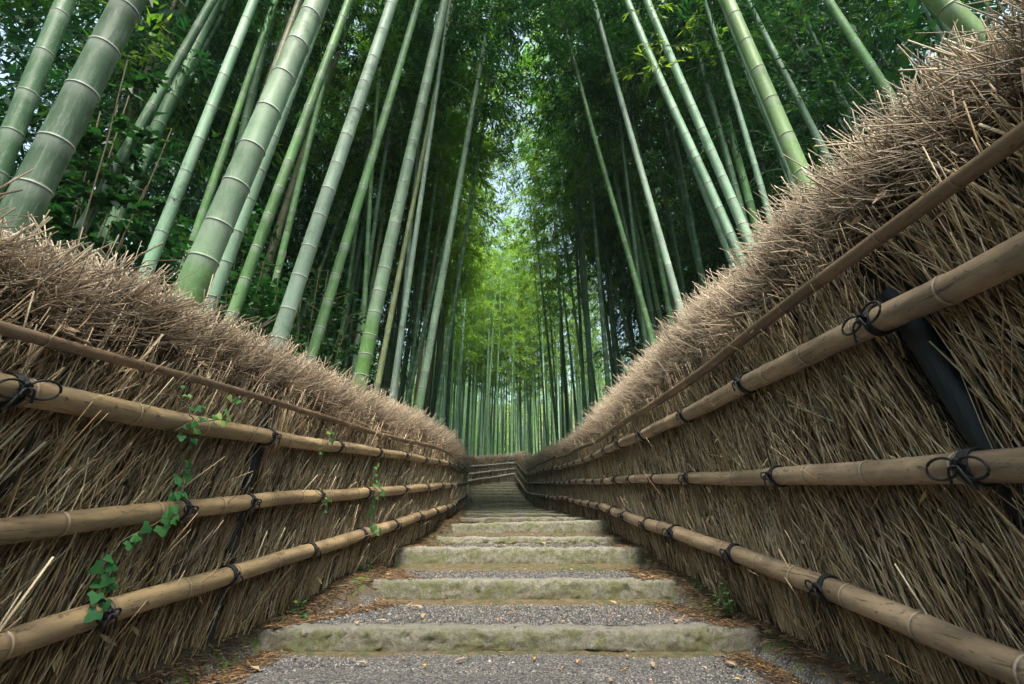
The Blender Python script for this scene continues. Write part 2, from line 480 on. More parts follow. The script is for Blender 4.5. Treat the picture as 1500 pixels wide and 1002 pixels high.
m, nt, b = new_mat("mossy_step_stone"); STONE = m
n1 = noise(nt, 8, 7, .78, coord="Object"); n2 = noise(nt, 38, 8, .85); n3 = noise(nt, 17, 6, .75)
c = mix(nt, ramp(nt, n2, [(.3, (0, 0, 0)), (.7, (1, 1, 1))]), (.10, .095, .07), (.47, .44, .36))
c = mix(nt, math_(nt, 'MULTIPLY', ramp(nt, n1, [(.47, (0, 0, 0)), (.56, (1, 1, 1))]), .65), c, (.15, .175, .05))
c = mix(nt, math_(nt, 'MULTIPLY', ramp(nt, n3, [(.56, (0, 0, 0)), (.66, (1, 1, 1))]), .6), c, (.09, .115, .04))
low = math_(nt, 'ADD', attr(nt, "low"), math_(nt, 'MULTIPLY', math_(nt, 'SUBTRACT', noise(nt, 7, 5, .7), .5), 1.6))
c = mix(nt, math_(nt, 'MULTIPLY', ramp(nt, low, [(.55, (0, 0, 0)), (.8, (1, 1, 1))]), .8), c, (.13, .095, .045))
c = mix(nt, math_(nt, 'MULTIPLY', ramp(nt, n2, [(.62, (0, 0, 0)), (.68, (1, 1, 1))]), .5), c, (.06, .055, .04))
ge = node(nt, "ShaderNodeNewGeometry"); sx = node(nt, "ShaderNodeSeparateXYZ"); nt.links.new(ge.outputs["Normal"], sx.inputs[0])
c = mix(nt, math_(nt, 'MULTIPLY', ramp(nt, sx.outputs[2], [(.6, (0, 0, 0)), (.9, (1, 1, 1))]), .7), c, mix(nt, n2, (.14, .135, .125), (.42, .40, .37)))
nt.links.new(c, b.inputs["Base Color"]); b.inputs["Roughness"].default_value = .9
bump(nt, b, n2, 1.0, .02)

ORD = ["lowest", "second", "third", "fourth", "fifth", "sixth", "seventh", "eighth", "ninth", "tenth", "eleventh", "twelfth", "thirteenth",
       "fourteenth", "fifteenth", "sixteenth", "seventeenth", "eighteenth", "topmost"]
for i, (y, h) in enumerate(STEPS):
    below = STEPS[i - 1][1] if i else 0.0
    x0, x1 = float(XL(y)) - .07, float(XR(y)) + .07
    n = 140 if i < 6 else 40
    depth = .08 if i < 6 else .2
    prof = []                       # (y offset, z, lowness) round the cross-section, front bottom to back
    hh = h - below
    for t in np.linspace(0, 1, 9): prof.append((-.006 - .003 * math.sin(t * 2.6), below - .03 + (hh + .012) * t, 1 - t))
    prof += [(.0, h - .004, 0), (.010, h + .003, 0)]
    for t in np.linspace(.25, 1, 5): prof.append((.022 + depth * t, h + .003, 0))
    prof += [(.03 + depth, h - .08, 0)]
    P = np.array(prof); K = len(P)
    xs_ = np.linspace(x0, x1, n)
    V = np.zeros((n, K, 3))
    V[..., 0] = xs_[:, None]
    V[..., 1] = y + P[None, :, 0] + smooth_noise(n, 9, .006)[:, None] + smooth_noise(n, 2.5, .004)[:, None] * (P[None, :, 1] > h - .04) + rng.normal(0, .0035, (n, K)) + .0025 * np.stack([smooth_noise(n, 3, 1) for _ in range(K)], 1) * (P[None, :, 0] < .01)
    V[..., 2] = P[None, :, 1] + (smooth_noise(n, 6, .004) - np.abs(smooth_noise(n, 2.5, .004)))[:, None] * (P[None, :, 1] > below + .02) + rng.normal(0, .0018, (n, K))
    if i == 4: V[..., 2] += np.linspace(-.02, .03, n)[:, None] * (P[None, :, 1] > below + .02)
    endr = np.minimum(np.abs(xs_ - x0), np.abs(x1 - xs_))
    V[..., 1] += (np.clip(.05 - endr, 0, .05) ** 2 * 12)[:, None] * (P[None, :, 0] < .01)
    lw = np.repeat(P[None, :, 2], n, 0)
    a_, b_ = np.divmod(np.arange((n - 1) * (K - 1)), K - 1)
    F = np.stack([a_ * K + b_, (a_ + 1) * K + b_, (a_ + 1) * K + b_ + 1, a_ * K + b_ + 1], -1)
    V2 = V.reshape(-1, 3)
    cen = np.array([[x0, y + .1, h - .04], [x1, y + .1, h - .04]])
    nv = len(V2)
    f1 = np.array([[nv, j + 1, j] for j in range(K - 1)]); f2 = np.array([[nv + 1, (n - 1) * K + j, (n - 1) * K + j + 1] for j in range(K - 1)])
    me = make_mesh("stone_step", np.concatenate([V2, cen]), [F, np.concatenate([f1, f2])], {"low": np.concatenate([lw.ravel(), [0, 0]])}, mats=[STONE])
    look = ["long cream stone step with green moss in front of the bottom gravel", "mossy cream stone step, shorter than the one below",
            "stone step with brown dirt stains", "thin pale stone step", "stone step with a slanting top edge"]
    l = f"{ORD[i]} " + (look[i] if i < 5 else "dark mossy stone step counted from the bottom of the flight")
    if i == 0: l = "long cream and green stone step, lowest of the flight, above the foreground gravel"
    tag(obj("stone_step", me), l, "step", "stone steps climbing between the fences")

# loose pebbles (nobody could count them)
def scatter_pebbles(n, y0, y1, s0, s1, seed):
    r = np.random.default_rng(seed)
    Y = r.uniform(y0, y1, n); X = XL(Y) - .12 + (XR(Y) - XL(Y) + .24) * r.random(n)
    Z = np.array([path_z(v - .03) for v in Y])
    S = r.uniform(s0, s1, n) * np.where(r.random(n) < .04, 1.8, 1)
    oct_ = np.array([[1, 0, 0], [0, 1, 0], [-1, 0, 0], [0, -1, 0], [0, 0, 1], [0, 0, -1.]])
    P = oct_[None] * r.uniform(.6, 1.25, (n, 6, 1)) * np.array([1, 1, .7])
    P += r.normal(0, .18, (n, 6, 3))
    a = r.uniform(0, 6.28, n)[:, None]
    x = P[..., 0] * np.cos(a) - P[..., 1] * np.sin(a); y = P[..., 0] * np.sin(a) + P[..., 1] * np.cos(a)
    P = np.stack([x, y, P[..., 2]], -1) * S[:, None, None] * .5
    P += np.stack([X, Y, Z + S * .12 - .008 + .004], -1)[:, None]
    f = np.array([[0, 1, 4], [1, 2, 4], [2, 3, 4], [3, 0, 4], [1, 0, 5], [2, 1, 5], [3, 2, 5], [0, 3, 5]])
    F = (np.arange(n)[:, None, None] * 6 + f[None]).reshape(-1, 3)
    return P.reshape(-1, 3), [F], {"tone": np.repeat(r.random(n), 6)}
m, nt, b = new_mat("pebble")
c = ramp(nt, attr(nt, "tone"), [(0, (.035, .04, .045)), (.35, (.09, .09, .095)), (.7, (.16, .155, .15)), (.9, (.29, .265, .24)), (.96, (.44, .41, .38)), (1, (.30, .17, .10))])
nt.links.new(c, b.inputs["Base Color"]); b.inputs["Roughness"].default_value = .75
V, F, A = merge([scatter_pebbles(26000, 2.0, 2.64, .006, .013, 1), scatter_pebbles(19000, 2.73, 3.5, .006, .012, 2), scatter_pebbles(8000, 3.58, 4.48, .006, .012, 3), scatter_pebbles(4000, 4.57, 5.9, .008, .014, 5), scatter_pebbles(7000, .6, 2.0, .008, .014, 4)])
me = make_mesh("gravel", V, F, A, smooth=False, mats=[m])
tag(obj("gravel", me), "loose grey gravel lying on the walk and treads", "gravel", kind='stuff')

# ------------------------------------------------------------------ brushwood fences
def blades(P, D, L, Wd, r):
    """dry leaf blades: 4-vertex folded quads"""
    n = len(P)
    S = np.cross(D, r.normal(0, 1, (n, 3))); S /= np.linalg.norm(S, axis=1, keepdims=True) + 1e-9
    N = np.cross(D, S)
    q = np.stack([P, P + D * L[:, None] * .4 + S * Wd[:, None] + N * Wd[:, None] * .5, P + D * L[:, None] + N * L[:, None] * .12, P + D * L[:, None] * .4 - S * Wd[:, None] + N * Wd[:, None] * .5], 1)
    F = (np.arange(n)[:, None] * 4 + np.array([[0, 1, 2, 3]]))
    tri = np.concatenate([F[:, [0, 1, 2]], F[:, [0, 2, 3]]])
    return q.reshape(-1, 3), [tri]

def forks(P, R, frac, r, spread=.5, ln=.45):
    # side twigs leaving a strand part way along
    N, K, _ = P.shape
    k = np.flatnonzero(r.random(N) < frac)
    j = max(1, K // 2)
    a = P[k, j]; d = P[k, -1] - P[k, 0]
    L = np.linalg.norm(d, axis=1, keepdims=True)
    d = d / (L + 1e-9) + r.normal(0, spread, (len(k), 3)); d /= np.linalg.norm(d, axis=1, keepdims=True)
    t = np.linspace(0, 1, 3)[None, :, None]
    Q = a[:, None] + d[:, None] * (L * ln * r.uniform(.5, 1.2, (len(k), 1)))[:, None] * t
    return k, Q, R[k, j][:, None] * np.array([[.75, .6, .4]])

def brush_panel(fp, lods, seed, lean0, gaps=()):
    r = np.random.default_rng(seed)
    parts = []
    for (s0, s1, dens, rad, K) in lods:
        n = int((s1 - s0) * dens)
        s = r.uniform(s0, s1, n)
        zb, zc = fp.base(s), fp.cap(s) + .05
        H = zc - zb
        L = r.uniform(.22, .62, n) * np.where(r.random(n) < .12, 1.3, 1)
        L = np.minimum(L, H * .8)
        h0 = zb + (H - L * .8) * r.random(n) ** 1.0
        low = r.random(n) < .22                       # the butts standing in the ground
        h0 = np.where(low, zb - .02, h0)
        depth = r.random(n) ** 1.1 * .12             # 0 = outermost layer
        # bundles share a lean; single strands stray from it
        cell = np.floor(s / .11 + np.floor(h0 / .22) * .37).astype(int)
        cl = np.random.default_rng(seed + 5).normal(0, .16, 4000)[(cell * 7 + np.floor(h0 / .22).astype(int) * 131) % 4000]
        lean = lean0 + cl + r.normal(0, .15, n) + np.where(r.random(n) < .08, r.normal(0, .5, n), 0)
        lean = np.where(low, lean * .35 + .03, lean)
        t = np.linspace(0, 1, K)[None]
        ang = lean[:, None] + r.normal(0, .17, n)[:, None] * (t - .3)
        dl = L[:, None] / (K - 1)
        ds = np.concatenate([np.zeros((n, 1)), np.cumsum(np.sin(ang[:, 1:]) * dl, 1)], 1)
        dz = np.concatenate([np.zeros((n, 1)), np.cumsum(np.cos(ang[:, 1:]) * dl, 1)], 1)
        flare = r.uniform(-.01, .05, n)[:, None] * t ** 1.5 + r.normal(0, .004, (n, K))
        flare += np.where(r.random(n) < .05, r.uniform(.02, .09, n), 0)[:, None] * t ** 2
        S = s[:, None] + ds
        P = fp.at(S, h0[:, None] + dz, 0.0)
        off = depth[:, None] - .035 - flare
        P += fp.away * off[..., None]
        R = rad * (.45 + 1.1 * r.random(n) ** 1.6) * np.where(r.random(n) < .08, 1.7, 1)
        R = R[:, None] * np.linspace(1, .55, K)[None]
        keep = np.ones(n, bool)
        for g in gaps:
            mid_s = S[:, K // 2]; mid_z = P[:, K // 2, 2]
            for kk in range(K):
                sc = g[0] + (P[:, kk, 2] - g[2]) / (g[3] - g[2]) * (g[1] - g[0])
                inside = (np.abs(S[:, kk] - sc) < g[4] * r.uniform(.75, 1.1, n)) & (P[:, kk, 2] > g[2]) & (P[:, kk, 2] < g[3])
                keep &= ~inside
        P, R = P[keep], R[keep]
        clt = np.random.default_rng(seed + 6).normal(0, .13, 4000)[(cell * 5 + np.floor(h0 / .22).astype(int) * 57) % 4000]
        tone = np.clip(r.beta(1.1, 1.3, n) + clt - depth * 1.9 + .10, 0, 1)[keep]  # inner strands painted darker, shade between the strands put into their tone
        V, F, idx = tubes(P, R, 3)
        tip = np.tile(np.repeat(np.linspace(0, 1, K) ** 3, 3), len(P))
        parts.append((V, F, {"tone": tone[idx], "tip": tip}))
        if s0 < 5:
            k, Q, RQ = forks(P, R, .22, r, .28)
            V, F, idx = tubes(Q, RQ, 3)
            parts.append((V, F, {"tone": tone[k][idx], "tip": np.zeros(len(V))}))
        # dead leaves caught in the brush
        nb = int(n * .02)
        sb = r.uniform(s0, s1, nb)
        zb2 = fp.base(sb) + (fp.cap(sb) - fp.base(sb)) * r.random(nb)
        for g in gaps:
            kp = np.abs(sb - (g[0] + (zb2 - g[2]) / (g[3] - g[2]) * (g[1] - g[0]))) > g[4] + .09
            sb, zb2 = sb[kp], zb2[kp]
        nb = len(sb)
        Pb = fp.at(sb, zb2, 0) - fp.away * .04
        Db = np.stack([r.normal(0, .35, nb), r.normal(.1, .5, nb), r.choice([-1, 1], nb) * r.uniform(.4, 1, nb)], -1); Db /= np.linalg.norm(Db, axis=1, keepdims=True)
        Vb, Fb = blades(Pb, Db, r.uniform(.03, .09, nb) * (rad / .0026) ** .5, r.uniform(.003, .008, nb), r)
        parts.append((Vb, Fb, {"tone": np.repeat(r.uniform(.55, 1, nb), 4), "tip": np.zeros(nb * 4)}))
    return merge(parts)

def thatch_top(fp, lods, seed, thick=.3):
    r = np.random.default_rng(seed)
    parts = []
    for (s0, s1, dens, rad, K) in lods:
        n = int((s1 - s0) * dens)
        s = r.uniform(s0, s1, n)
        zc, zt = fp.cap(s), fp.tip(s)
        H = zt - zc
        # surface parameter q: 0 at the front under the cap rail, 1 over the crest, 1.6 down the back
        q = r.random(n) * 1.45
        a = q * math.pi / 2 * .95
        gl = np.random.default_rng(seed + 9)
        c1 = np.floor(s / .09 + q * 1.3).astype(int) % 997; c2 = np.floor(s / .31 + q * .8).astype(int) % 991
        lump = gl.normal(0, .30, 997)[c1]; lumph = gl.normal(0, .035, 997)[c1] + gl.normal(0, .02, 991)[c2]; lumpo = gl.normal(0, .3, 997)[c1]
        frontoff = -.03 + thick * .5 * (1 - np.cos(a))
        zz = zc - .02 + H * np.sin(np.clip(a, 0, math.pi * .8)) ** .75 * .78 + lumph * .6
        P0 = fp.at(s, zz, 0) + fp.away * (frontoff + .05)[:, None]
        out = np.clip(np.cos(a), -1, 1)
        wild = np.where(r.random(n) < .12, 2.2, 1)
        D = fp.tan(s) * (r.normal(.14, .42, n) * wild + lump * .8)[:, None] + np.array([0, 0, 1.]) * (r.uniform(.35, 1.1, n) * (.35 + .65 * np.sin(np.clip(a, .1, 1.5))) + .25)[:, None] - fp.away * (out * r.uniform(.05, .8, n) + lumpo + r.normal(0, .3, n) * wild)[:, None]
        D /= np.linalg.norm(D, axis=1, keepdims=True)
        L = r.uniform(.07, .24, n) * np.where(r.random(n) < .08, 1.6, 1)
        t = np.linspace(-.35, .65, K)[None, :, None]
        bend = r.normal(0, .16, (n, 1, 3)) * (t ** 2) + r.normal(0, .006, (n, K, 3))
        P = P0[:, None] + D[:, None] * L[:, None, None] * t + bend
        over = P[..., 2] - (zt + .01 + lumph + r.exponential(.05, n))[:, None]
        P[..., 2] -= np.clip(over, 0, None)
        P -= fp.away * 0
        R = (rad * r.uniform(.45, 1.35, n) * np.where(r.random(n) < .08, 1.7, 1))[:, None] * np.linspace(1, .6, K)[None]
        V, F, idx = tubes(P, R, 3)
        tone = np.clip(r.beta(1.1, 1.3, n) + lump * .35 - .1 * (np.abs(q - .2) < .2), 0, 1)
        tip = np.tile(np.repeat(np.linspace(0, 1, K) ** 2.2, 3), n) * np.repeat(.35 + .65 * np.clip(np.sin(np.clip(a, 0, 1.57)), 0, 1) * r.uniform(.55, 1.1, n), K * 3)
        parts.append((V, F, {"tone": tone[idx], "tip": tip}))
        if s0 < 5:
            k, Q, RQ = forks(P, R, .45, r, .5, .5)
            V, F, idx = tubes(Q, RQ, 3)
            parts.append((V, F, {"tone": tone[k][idx], "tip": .5 * np.tile(np.repeat([0, .6, 1], 3), len(Q))}))
        nb = int(n * .012)
        k = r.integers(0, n, nb)
        Vb, Fb = blades(P0[k] - fp.away * .04, D[k] * np.array([1, 1, -.6]), r.uniform(.04, .1, nb) * (rad / .0026) ** .4, r.uniform(.006, .014, nb), r)
        parts.append((Vb, Fb, {"tone": np.repeat(r.uniform(.5, 1, nb), 4), "tip": np.zeros(nb * 4)}))
    return merge(parts)

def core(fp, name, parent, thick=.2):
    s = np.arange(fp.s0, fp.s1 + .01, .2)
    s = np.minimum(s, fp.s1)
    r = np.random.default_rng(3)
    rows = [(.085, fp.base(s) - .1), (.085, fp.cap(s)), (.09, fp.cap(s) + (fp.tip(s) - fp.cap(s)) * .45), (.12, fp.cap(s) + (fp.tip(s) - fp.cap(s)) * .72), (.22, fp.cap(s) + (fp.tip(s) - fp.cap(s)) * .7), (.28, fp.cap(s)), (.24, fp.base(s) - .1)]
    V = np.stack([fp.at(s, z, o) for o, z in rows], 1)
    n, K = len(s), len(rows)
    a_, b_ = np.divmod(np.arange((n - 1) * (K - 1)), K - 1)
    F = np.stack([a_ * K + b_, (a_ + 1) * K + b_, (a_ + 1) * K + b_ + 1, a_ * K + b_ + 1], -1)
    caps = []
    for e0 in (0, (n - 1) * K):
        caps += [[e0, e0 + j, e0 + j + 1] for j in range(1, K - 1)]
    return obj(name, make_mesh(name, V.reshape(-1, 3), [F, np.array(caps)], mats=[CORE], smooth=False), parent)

def bamboo_tube(P_of, s0, s1, rad, sides, node_gap, r, step=.12, swell=.07, taper=None, ringw=.006, band=False):
    """P_of(s)->(n,3). Returns V,F,attrs with ring marks at each node and a tone per internode."""
    nodes = []
    s = s0 + r.uniform(0, node_gap(s0))
    while s < s1:
        nodes.append(s); s += node_gap(s) * r.uniform(.88, 1.12)
    ss = [(v, 0., 1.) for v in np.arange(s0, s1, step)] + [(s1, 0., 1.)]
    for nd in nodes:
        ss = [q for q in ss if abs(q[0] - nd) > ringw * 3.2]
        if band: ss = [q for q in ss if not (nd - .075 < q[0] < nd)] + [(nd - .075, 0, 1.)]
        ss += [(nd - ringw * 3, 0, 1.), (nd - ringw * 1.6, -.35, 1 + swell * .3), (nd - ringw * .7, -1, 1 + swell * .55), (nd - ringw * .4, 1, 1 + swell), (nd + ringw * .8, 1, 1 + swell * .95), (nd + ringw * 1.2, 0, 1 + swell * .4), (nd + ringw * 3, 0, 1.)]
    ss = sorted(q for q in ss if s0 <= q[0] <= s1)
    S = np.array([q[0] for q in ss]); ring = np.array([q[1] for q in ss]); mult = np.array([q[2] for q in ss])
    R = mult * (rad if taper is None else taper(S))
    tone_i = r.random(len(nodes) + 2)
    tone = tone_i[np.searchsorted(nodes, S)] if nodes else np.full(len(S), .5)
    P = P_of(S)
    V, F, _ = tubes(P[None], R[None], sides)
    n0 = len(V)
    V = np.concatenate([V, P[:1], P[-1:]])
    K = len(S)
    j = np.arange(sides); j2 = (j + 1) % sides
    capf = np.concatenate([np.stack([np.full(sides, n0), j2, j], -1), np.stack([np.full(sides, n0 + 1), (K - 1) * sides + j, (K - 1) * sides + j2], -1)])
    rp = lambda a: np.concatenate([np.repeat(a, sides), [a[0], a[-1]]])
    bd = np.zeros(len(S))
    if band:
        for nd in nodes: bd[np.abs(S - (nd - ringw * 3)) < 1e-6] = 1
        for nd in nodes: bd[(S > nd - ringw * 3) & (S < nd)] = 1
    return V, [F[0], capf], {"ring": rp(ring), "tone": rp(tone), "band": rp(bd)}

def tie_mesh(kind, R, seed):
    """dark twine wound round a rail that runs along local X; the path side is local -Y"""
    r = np.random.default_rng(seed)
    parts = []
    w = .0042
    def add(P, rad=w):
        P = np.asarray(P, float)
        V, F, _ = tubes(P[None], np.full((1, len(P)), rad), 6)
        parts.append((V, F, {}))
    th = np.linspace(0, 2 * math.pi, 26)
    for k in range(3):
        dx = (k - 1) * .009
        tilt = r.uniform(-.12, .12)
        rr = R + w * .9
        add(np.stack([dx + tilt * rr * np.cos(th), -rr * np.cos(th), rr * np.sin(th)], -1))
    add(np.stack([.9 * rr * np.cos(th), -rr * np.cos(th), rr * np.sin(th)], -1) * np.array([.35, 1, 1]))
    # knot in front
    t = np.linspace(0, 1, 22)
    add(np.stack([.013 * np.cos(t * 12), -R - .010 - .004 * np.sin(t * 9), .013 * np.sin(t * 12) + .004], -1), w * 1.25)
    if kind >= 1:     # bow loops
        for sgn in (-1, 1):
            ln = r.uniform(.05, .085) * (1 if kind == 2 else .6)
            a = np.linspace(0, 2 * math.pi, 20)
            lx = sgn * (ln * (1 - np.cos(a)) * .5); lz = .32 * ln * np.sin(a) + .25 * ln * (1 - np.cos(a)) * .5 * r.uniform(-.6, 1)
            add(np.stack([lx, -R - .012 - .006 * np.sin(a / 2), lz], -1), w * .85)
    for sgn in (-1, 1):   # loose ends
        ln = r.uniform(.03, .07)
        add(np.stack([sgn * ln * t * .6, -R - .012 - .012 * np.sin(t * 3), -ln * t ** 1.4 + .012 * np.sin(t * 3)], -1), w * .8)
    V, F, _ = merge(parts)
    return make_mesh("twine_tie", V, F, mats=[TWINE])
TIES = [tie_mesh(k, 1.0 * R, 40 + i) for i, (k, R) in enumerate([(0, .04), (1, .04), (2, .04), (1, .04), (2, .04)])]

def inset(fp, s, d):
    # the measured rail heights belong to the fence's middle plane; rails stand d nearer the walk
    x = np.abs(fp.x(s))
    return np.where((x > .8) & (np.asarray(s) < 10) & (fp is not FE), (x - d) / x, 1.0)

def build_fence(fp, label, seed, lods, toplods, rails, lean0, gaps=(), cap_r=.02, railmat=None, posts=(), ties_ok=True):
    root = empty("brushwood_fence", tuple(float(v) for v in fp.at(max(fp.s0, 0), fp.base(max(fp.s0, 0)), 0)))
    tag(root, label, "fence", "brushwood fences along the steps")
    inv = Matrix.Translation(-Vector(root.location))
    def put(name, me, parent=root):
        o = obj(name, me, parent)
        if parent is root: o.matrix_parent_inverse = inv
        return o
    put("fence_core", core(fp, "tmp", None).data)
    bpy.data.objects.remove([o for o in bpy.data.objects if o.name.startswith("tmp")][0])
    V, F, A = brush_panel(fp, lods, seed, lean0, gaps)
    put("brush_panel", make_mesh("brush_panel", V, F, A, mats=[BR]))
    V, F, A = thatch_top(fp, toplods, seed + 1)
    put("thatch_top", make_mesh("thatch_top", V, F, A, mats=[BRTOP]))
    r = np.random.default_rng(seed + 2)
    for (zf, rad, ties) in rails:
        w1, w2 = r.uniform(0, 6, 2)
        def P_of(s, zf=zf, rad=rad):
            k = inset(fp, s, .045 + rad)
            return fp.at(s, EYE + (zf(s / k) - EYE) * k + .007 * np.sin(s * 1.9 + w1) + .003 * np.sin(s * 6.1 + w2), -.045 - rad)
        gap = lambda s: .33
        taper = lambda S, rad=rad: rad * (1 + .07 * np.sin(S * .9 + w2)) 
        V, F, A = bamboo_tube(P_of, fp.s0, fp.s1, rad, 20, gap, r, step=.1, taper=taper, swell=.085, ringw=.005)
        rl = put("bamboo_rail", make_mesh("bamboo_rail", V, F, A, mats=[railmat]))
        for s, kind in ties:
            me = TIES[kind]
            o = obj("twine_tie", me, rl)
            p = P_of(np.array([s]))[0]
            T = P_of(np.array([s + .03]))[0] - P_of(np.array([s - .03]))[0]
            X = Vector(T).normalized(); Yl = Vector(fp.away); Yl = (Yl - X * Yl.dot(X)).normalized(); Z = X.cross(Yl)
            if Z.z < 0: X = -X; Z = X.cross(Yl)
            M = Matrix((X, Yl, Z)).transposed().to_4x4()
            sc = float(taper(s)) / .04 * 1.03
            o.matrix_local = Matrix.Translation(Vector(p)) @ M @ Matrix.Diagonal((max(sc, .8), sc, sc, 1))
    w1 = r.uniform(0, 6)
    def P_of(s):
        k = inset(fp, s, .07 + cap_r)
        return fp.at(s, EYE + (fp.cap(s / k) - EYE) * k + .008 * np.sin(s * 2.3 + w1), -.07 - cap_r)
    V, F, A = bamboo_tube(P_of, fp.s0, fp.s1, cap_r, 12, lambda s: .3, r, step=.1, taper=lambda S: cap_r * (1 + .12 * np.sin(S * 1.3 + w1)), swell=.05, ringw=.004)
    put("cap_rail", make_mesh("cap_rail", V, F, A, mats=[CAPR]))
    for (sa, sb, za, zb, rad, off) in posts:
        z = np.linspace(za, zb, 12)
        P = fp.at(np.linspace(sa, sb, 12), z, off)
        V, F, _ = tubes(P[None], np.full((1, 12), rad), 20)
        put("support_post", make_mesh("support_post", V, F, mats=[POST]))
    return root

def ties(first, gap, last, seed):
    r = random.Random(seed); out = []; s = first
    while s < last:
        out.append((s, r.choice([0, 0, 1, 3, 2])))
        s += gap * r.uniform(.9, 1.1)
    return out

LOD_P = lambda a, z: [(a, .7, 900, .0032, 3), (.7, 3.2, 3900, .0031, 5), (3.2, 5.2, 2700, .0036, 4), (5.2, 8.5, 1500, .0046, 3), (8.5, min(16, z), 900, .006, 3), (min(16, z), z, 500, .009, 3)]
LOD_T = lambda a, z: [(a, .6, 1500, .003, 3), (.6, 2.4, 3200, .0031, 5), (2.4, 3.8, 3600, .0031, 4), (3.8, 6, 3600, .0033, 3), (6, 9, 3000, .0038, 3), (9, min(16, z), 1500, .006, 3), (min(16, z), z, 900, .009, 3)]
build_fence(FL, "long brushwood fence along the left side of the steps, with green ivy climbing it", 21, LOD_P(-1.6, 20.4), LOD_T(-1.6, 20.4),
    [(FL.bot, .040, [(1.63, 3), (2.26, 0)] + ties(2.95, .62, 14, 1)), (FL.mid, .036, [(1.88, 1), (2.3, 1)] + ties(2.95, .7, 14, 2)), (FL.top, .036, [(1.16, 2), (2.36, 1)] + ties(3.1, .6, 14, 3))],
    .21, gaps=[(2.33, 2.42, .02, 1.14, .034)], cap_r=.019, railmat=RAIL_L, posts=[(2.33, 2.42, -.05, 1.15, .024, -.01)])
build_fence(FR, "taller brushwood fence along the right side, a black post behind its rails", 31, LOD_P(-1.6, 22.4), LOD_T(-1.6, 22.4),
    [(FR.bot, .046, [(2.0, 1), (2.75, 3)] + ties(3.55, .62, 18, 5)), (FR.mid, .040, [(1.25, 4), (2.2, 3)] + ties(3.2, .62, 18, 6)), (FR.top, .044, [(1.40, 2), (2.3, 0), (3.1, 0)] + ties(4.0, .7, 18, 7))],
    .18, gaps=[(1.295, 1.438, .74, 1.355, .066)], cap_r=.027, railmat=RAIL_R, posts=[(1.11, 1.437, -.05, 1.35, .045, .03), (2.98, 2.95, -.05, 1.3, .024, 0.0)])
build_fence(FE, "short dark brushwood fence closing off the far top of the steps", 51, [(0, 11, 450, .010, 3)], [(0, 11, 900, .010, 3)],
    [(FE.bot, .036, []), (FE.mid, .036, []), (FE.top, .036, [])], .1, cap_r=.02, railmat=rail_mat("rail_weathered", (.42, .40, .40), (.58, .55, .55), (.5, .48, .45)))

# litter of broken brush and needles along the foot of the fences
r = np.random.default_rng(77)
parts = []
for fp, xf, sg in ((FL, XL, -1), (FR, XR, 1)):
    n = 8000
    s = 1.6 + 9 * r.random(n) ** 1.7
    f = fp.x(s); e = xf(s)
    x = f - sg * .02 + (e - f) * r.random(n) ** 1.5 * 1.7 - sg * np.abs(r.normal(0, .05, n))
    ys_ = np.array([0.0] + [q[0] for q in STEPS] + [27.5]); hs_ = np.array([0.0] + [q[1] for q in STEPS]); hn_ = np.append(hs_[1:], hs_[-1])
    i0 = np.clip(np.searchsorted(ys_, s, side='right') - 1, 0, len(hs_) - 1)
    fr = np.clip((s - ys_[i0]) / (ys_[i0 + 1] - ys_[i0]), 0, 1) ** 1.6
    o_ = np.clip((x - e) * sg, 0, 1)
    z = hs_[i0] + np.clip(o_ / .05, 0, 1) * (hn_[i0] - hs_[i0]) * fr + o_ * .12 + .002
    a = r.uniform(0, 6.28, n); L = r.uniform(.015, .09, n)
    d = np.stack([np.cos(a), np.sin(a), r.normal(0, .12, n)], -1) * L[:, None]
    P = np.stack([x, s, z + .004], -1)[:, None] + d[:, None] * np.linspace(-.5, .5, 3)[None, :, None] + r.normal(0, .002, (n, 3, 3))
    V, F, idx = tubes(P, (r.uniform(.001, .0028, n))[:, None] * np.ones((1, 3)), 3)
    parts.append((V, F, {"tone": r.uniform(.05, .40, n)[idx], "tip": np.zeros(len(V))}))
V, F, A = merge(parts)
tag(obj("twig_litter", make_mesh("twig_litter", V, F, A, mats=[BR])), "broken twigs and needles littering the foot of the fences", "litter", kind='stuff')

# ------------------------------------------------------------------ bamboo
def leaves_on(P, D, r, L, Wd, droop=.5):
    """P points, D directions -> folded lance leaves"""
    n = len(P)
    D = D + np.array([0, 0, -droop]) + r.normal(0, .35, (n, 3))
    D /= np.linalg.norm(D, axis=1, keepdims=True)
    S = np.cross(D, np.array([0, 0, 1.]) + r.normal(0, .5, (n, 3))); S /= np.linalg.norm(S, axis=1, keepdims=True) + 1e-9
    N = np.cross(S, D)
    L = L[:, None]; Wd = Wd[:, None]
    q = np.stack([P, P + D * L * .38 + S * Wd - N * L * .03, P + D * L - N * L * .18, P + D * L * .38 - S * Wd - N * L * .03], 1)
    F = np.arange(n)[:, None] * 4 + np.array([[0, 1, 2, 3]])
    return q.reshape(-1, 3), F

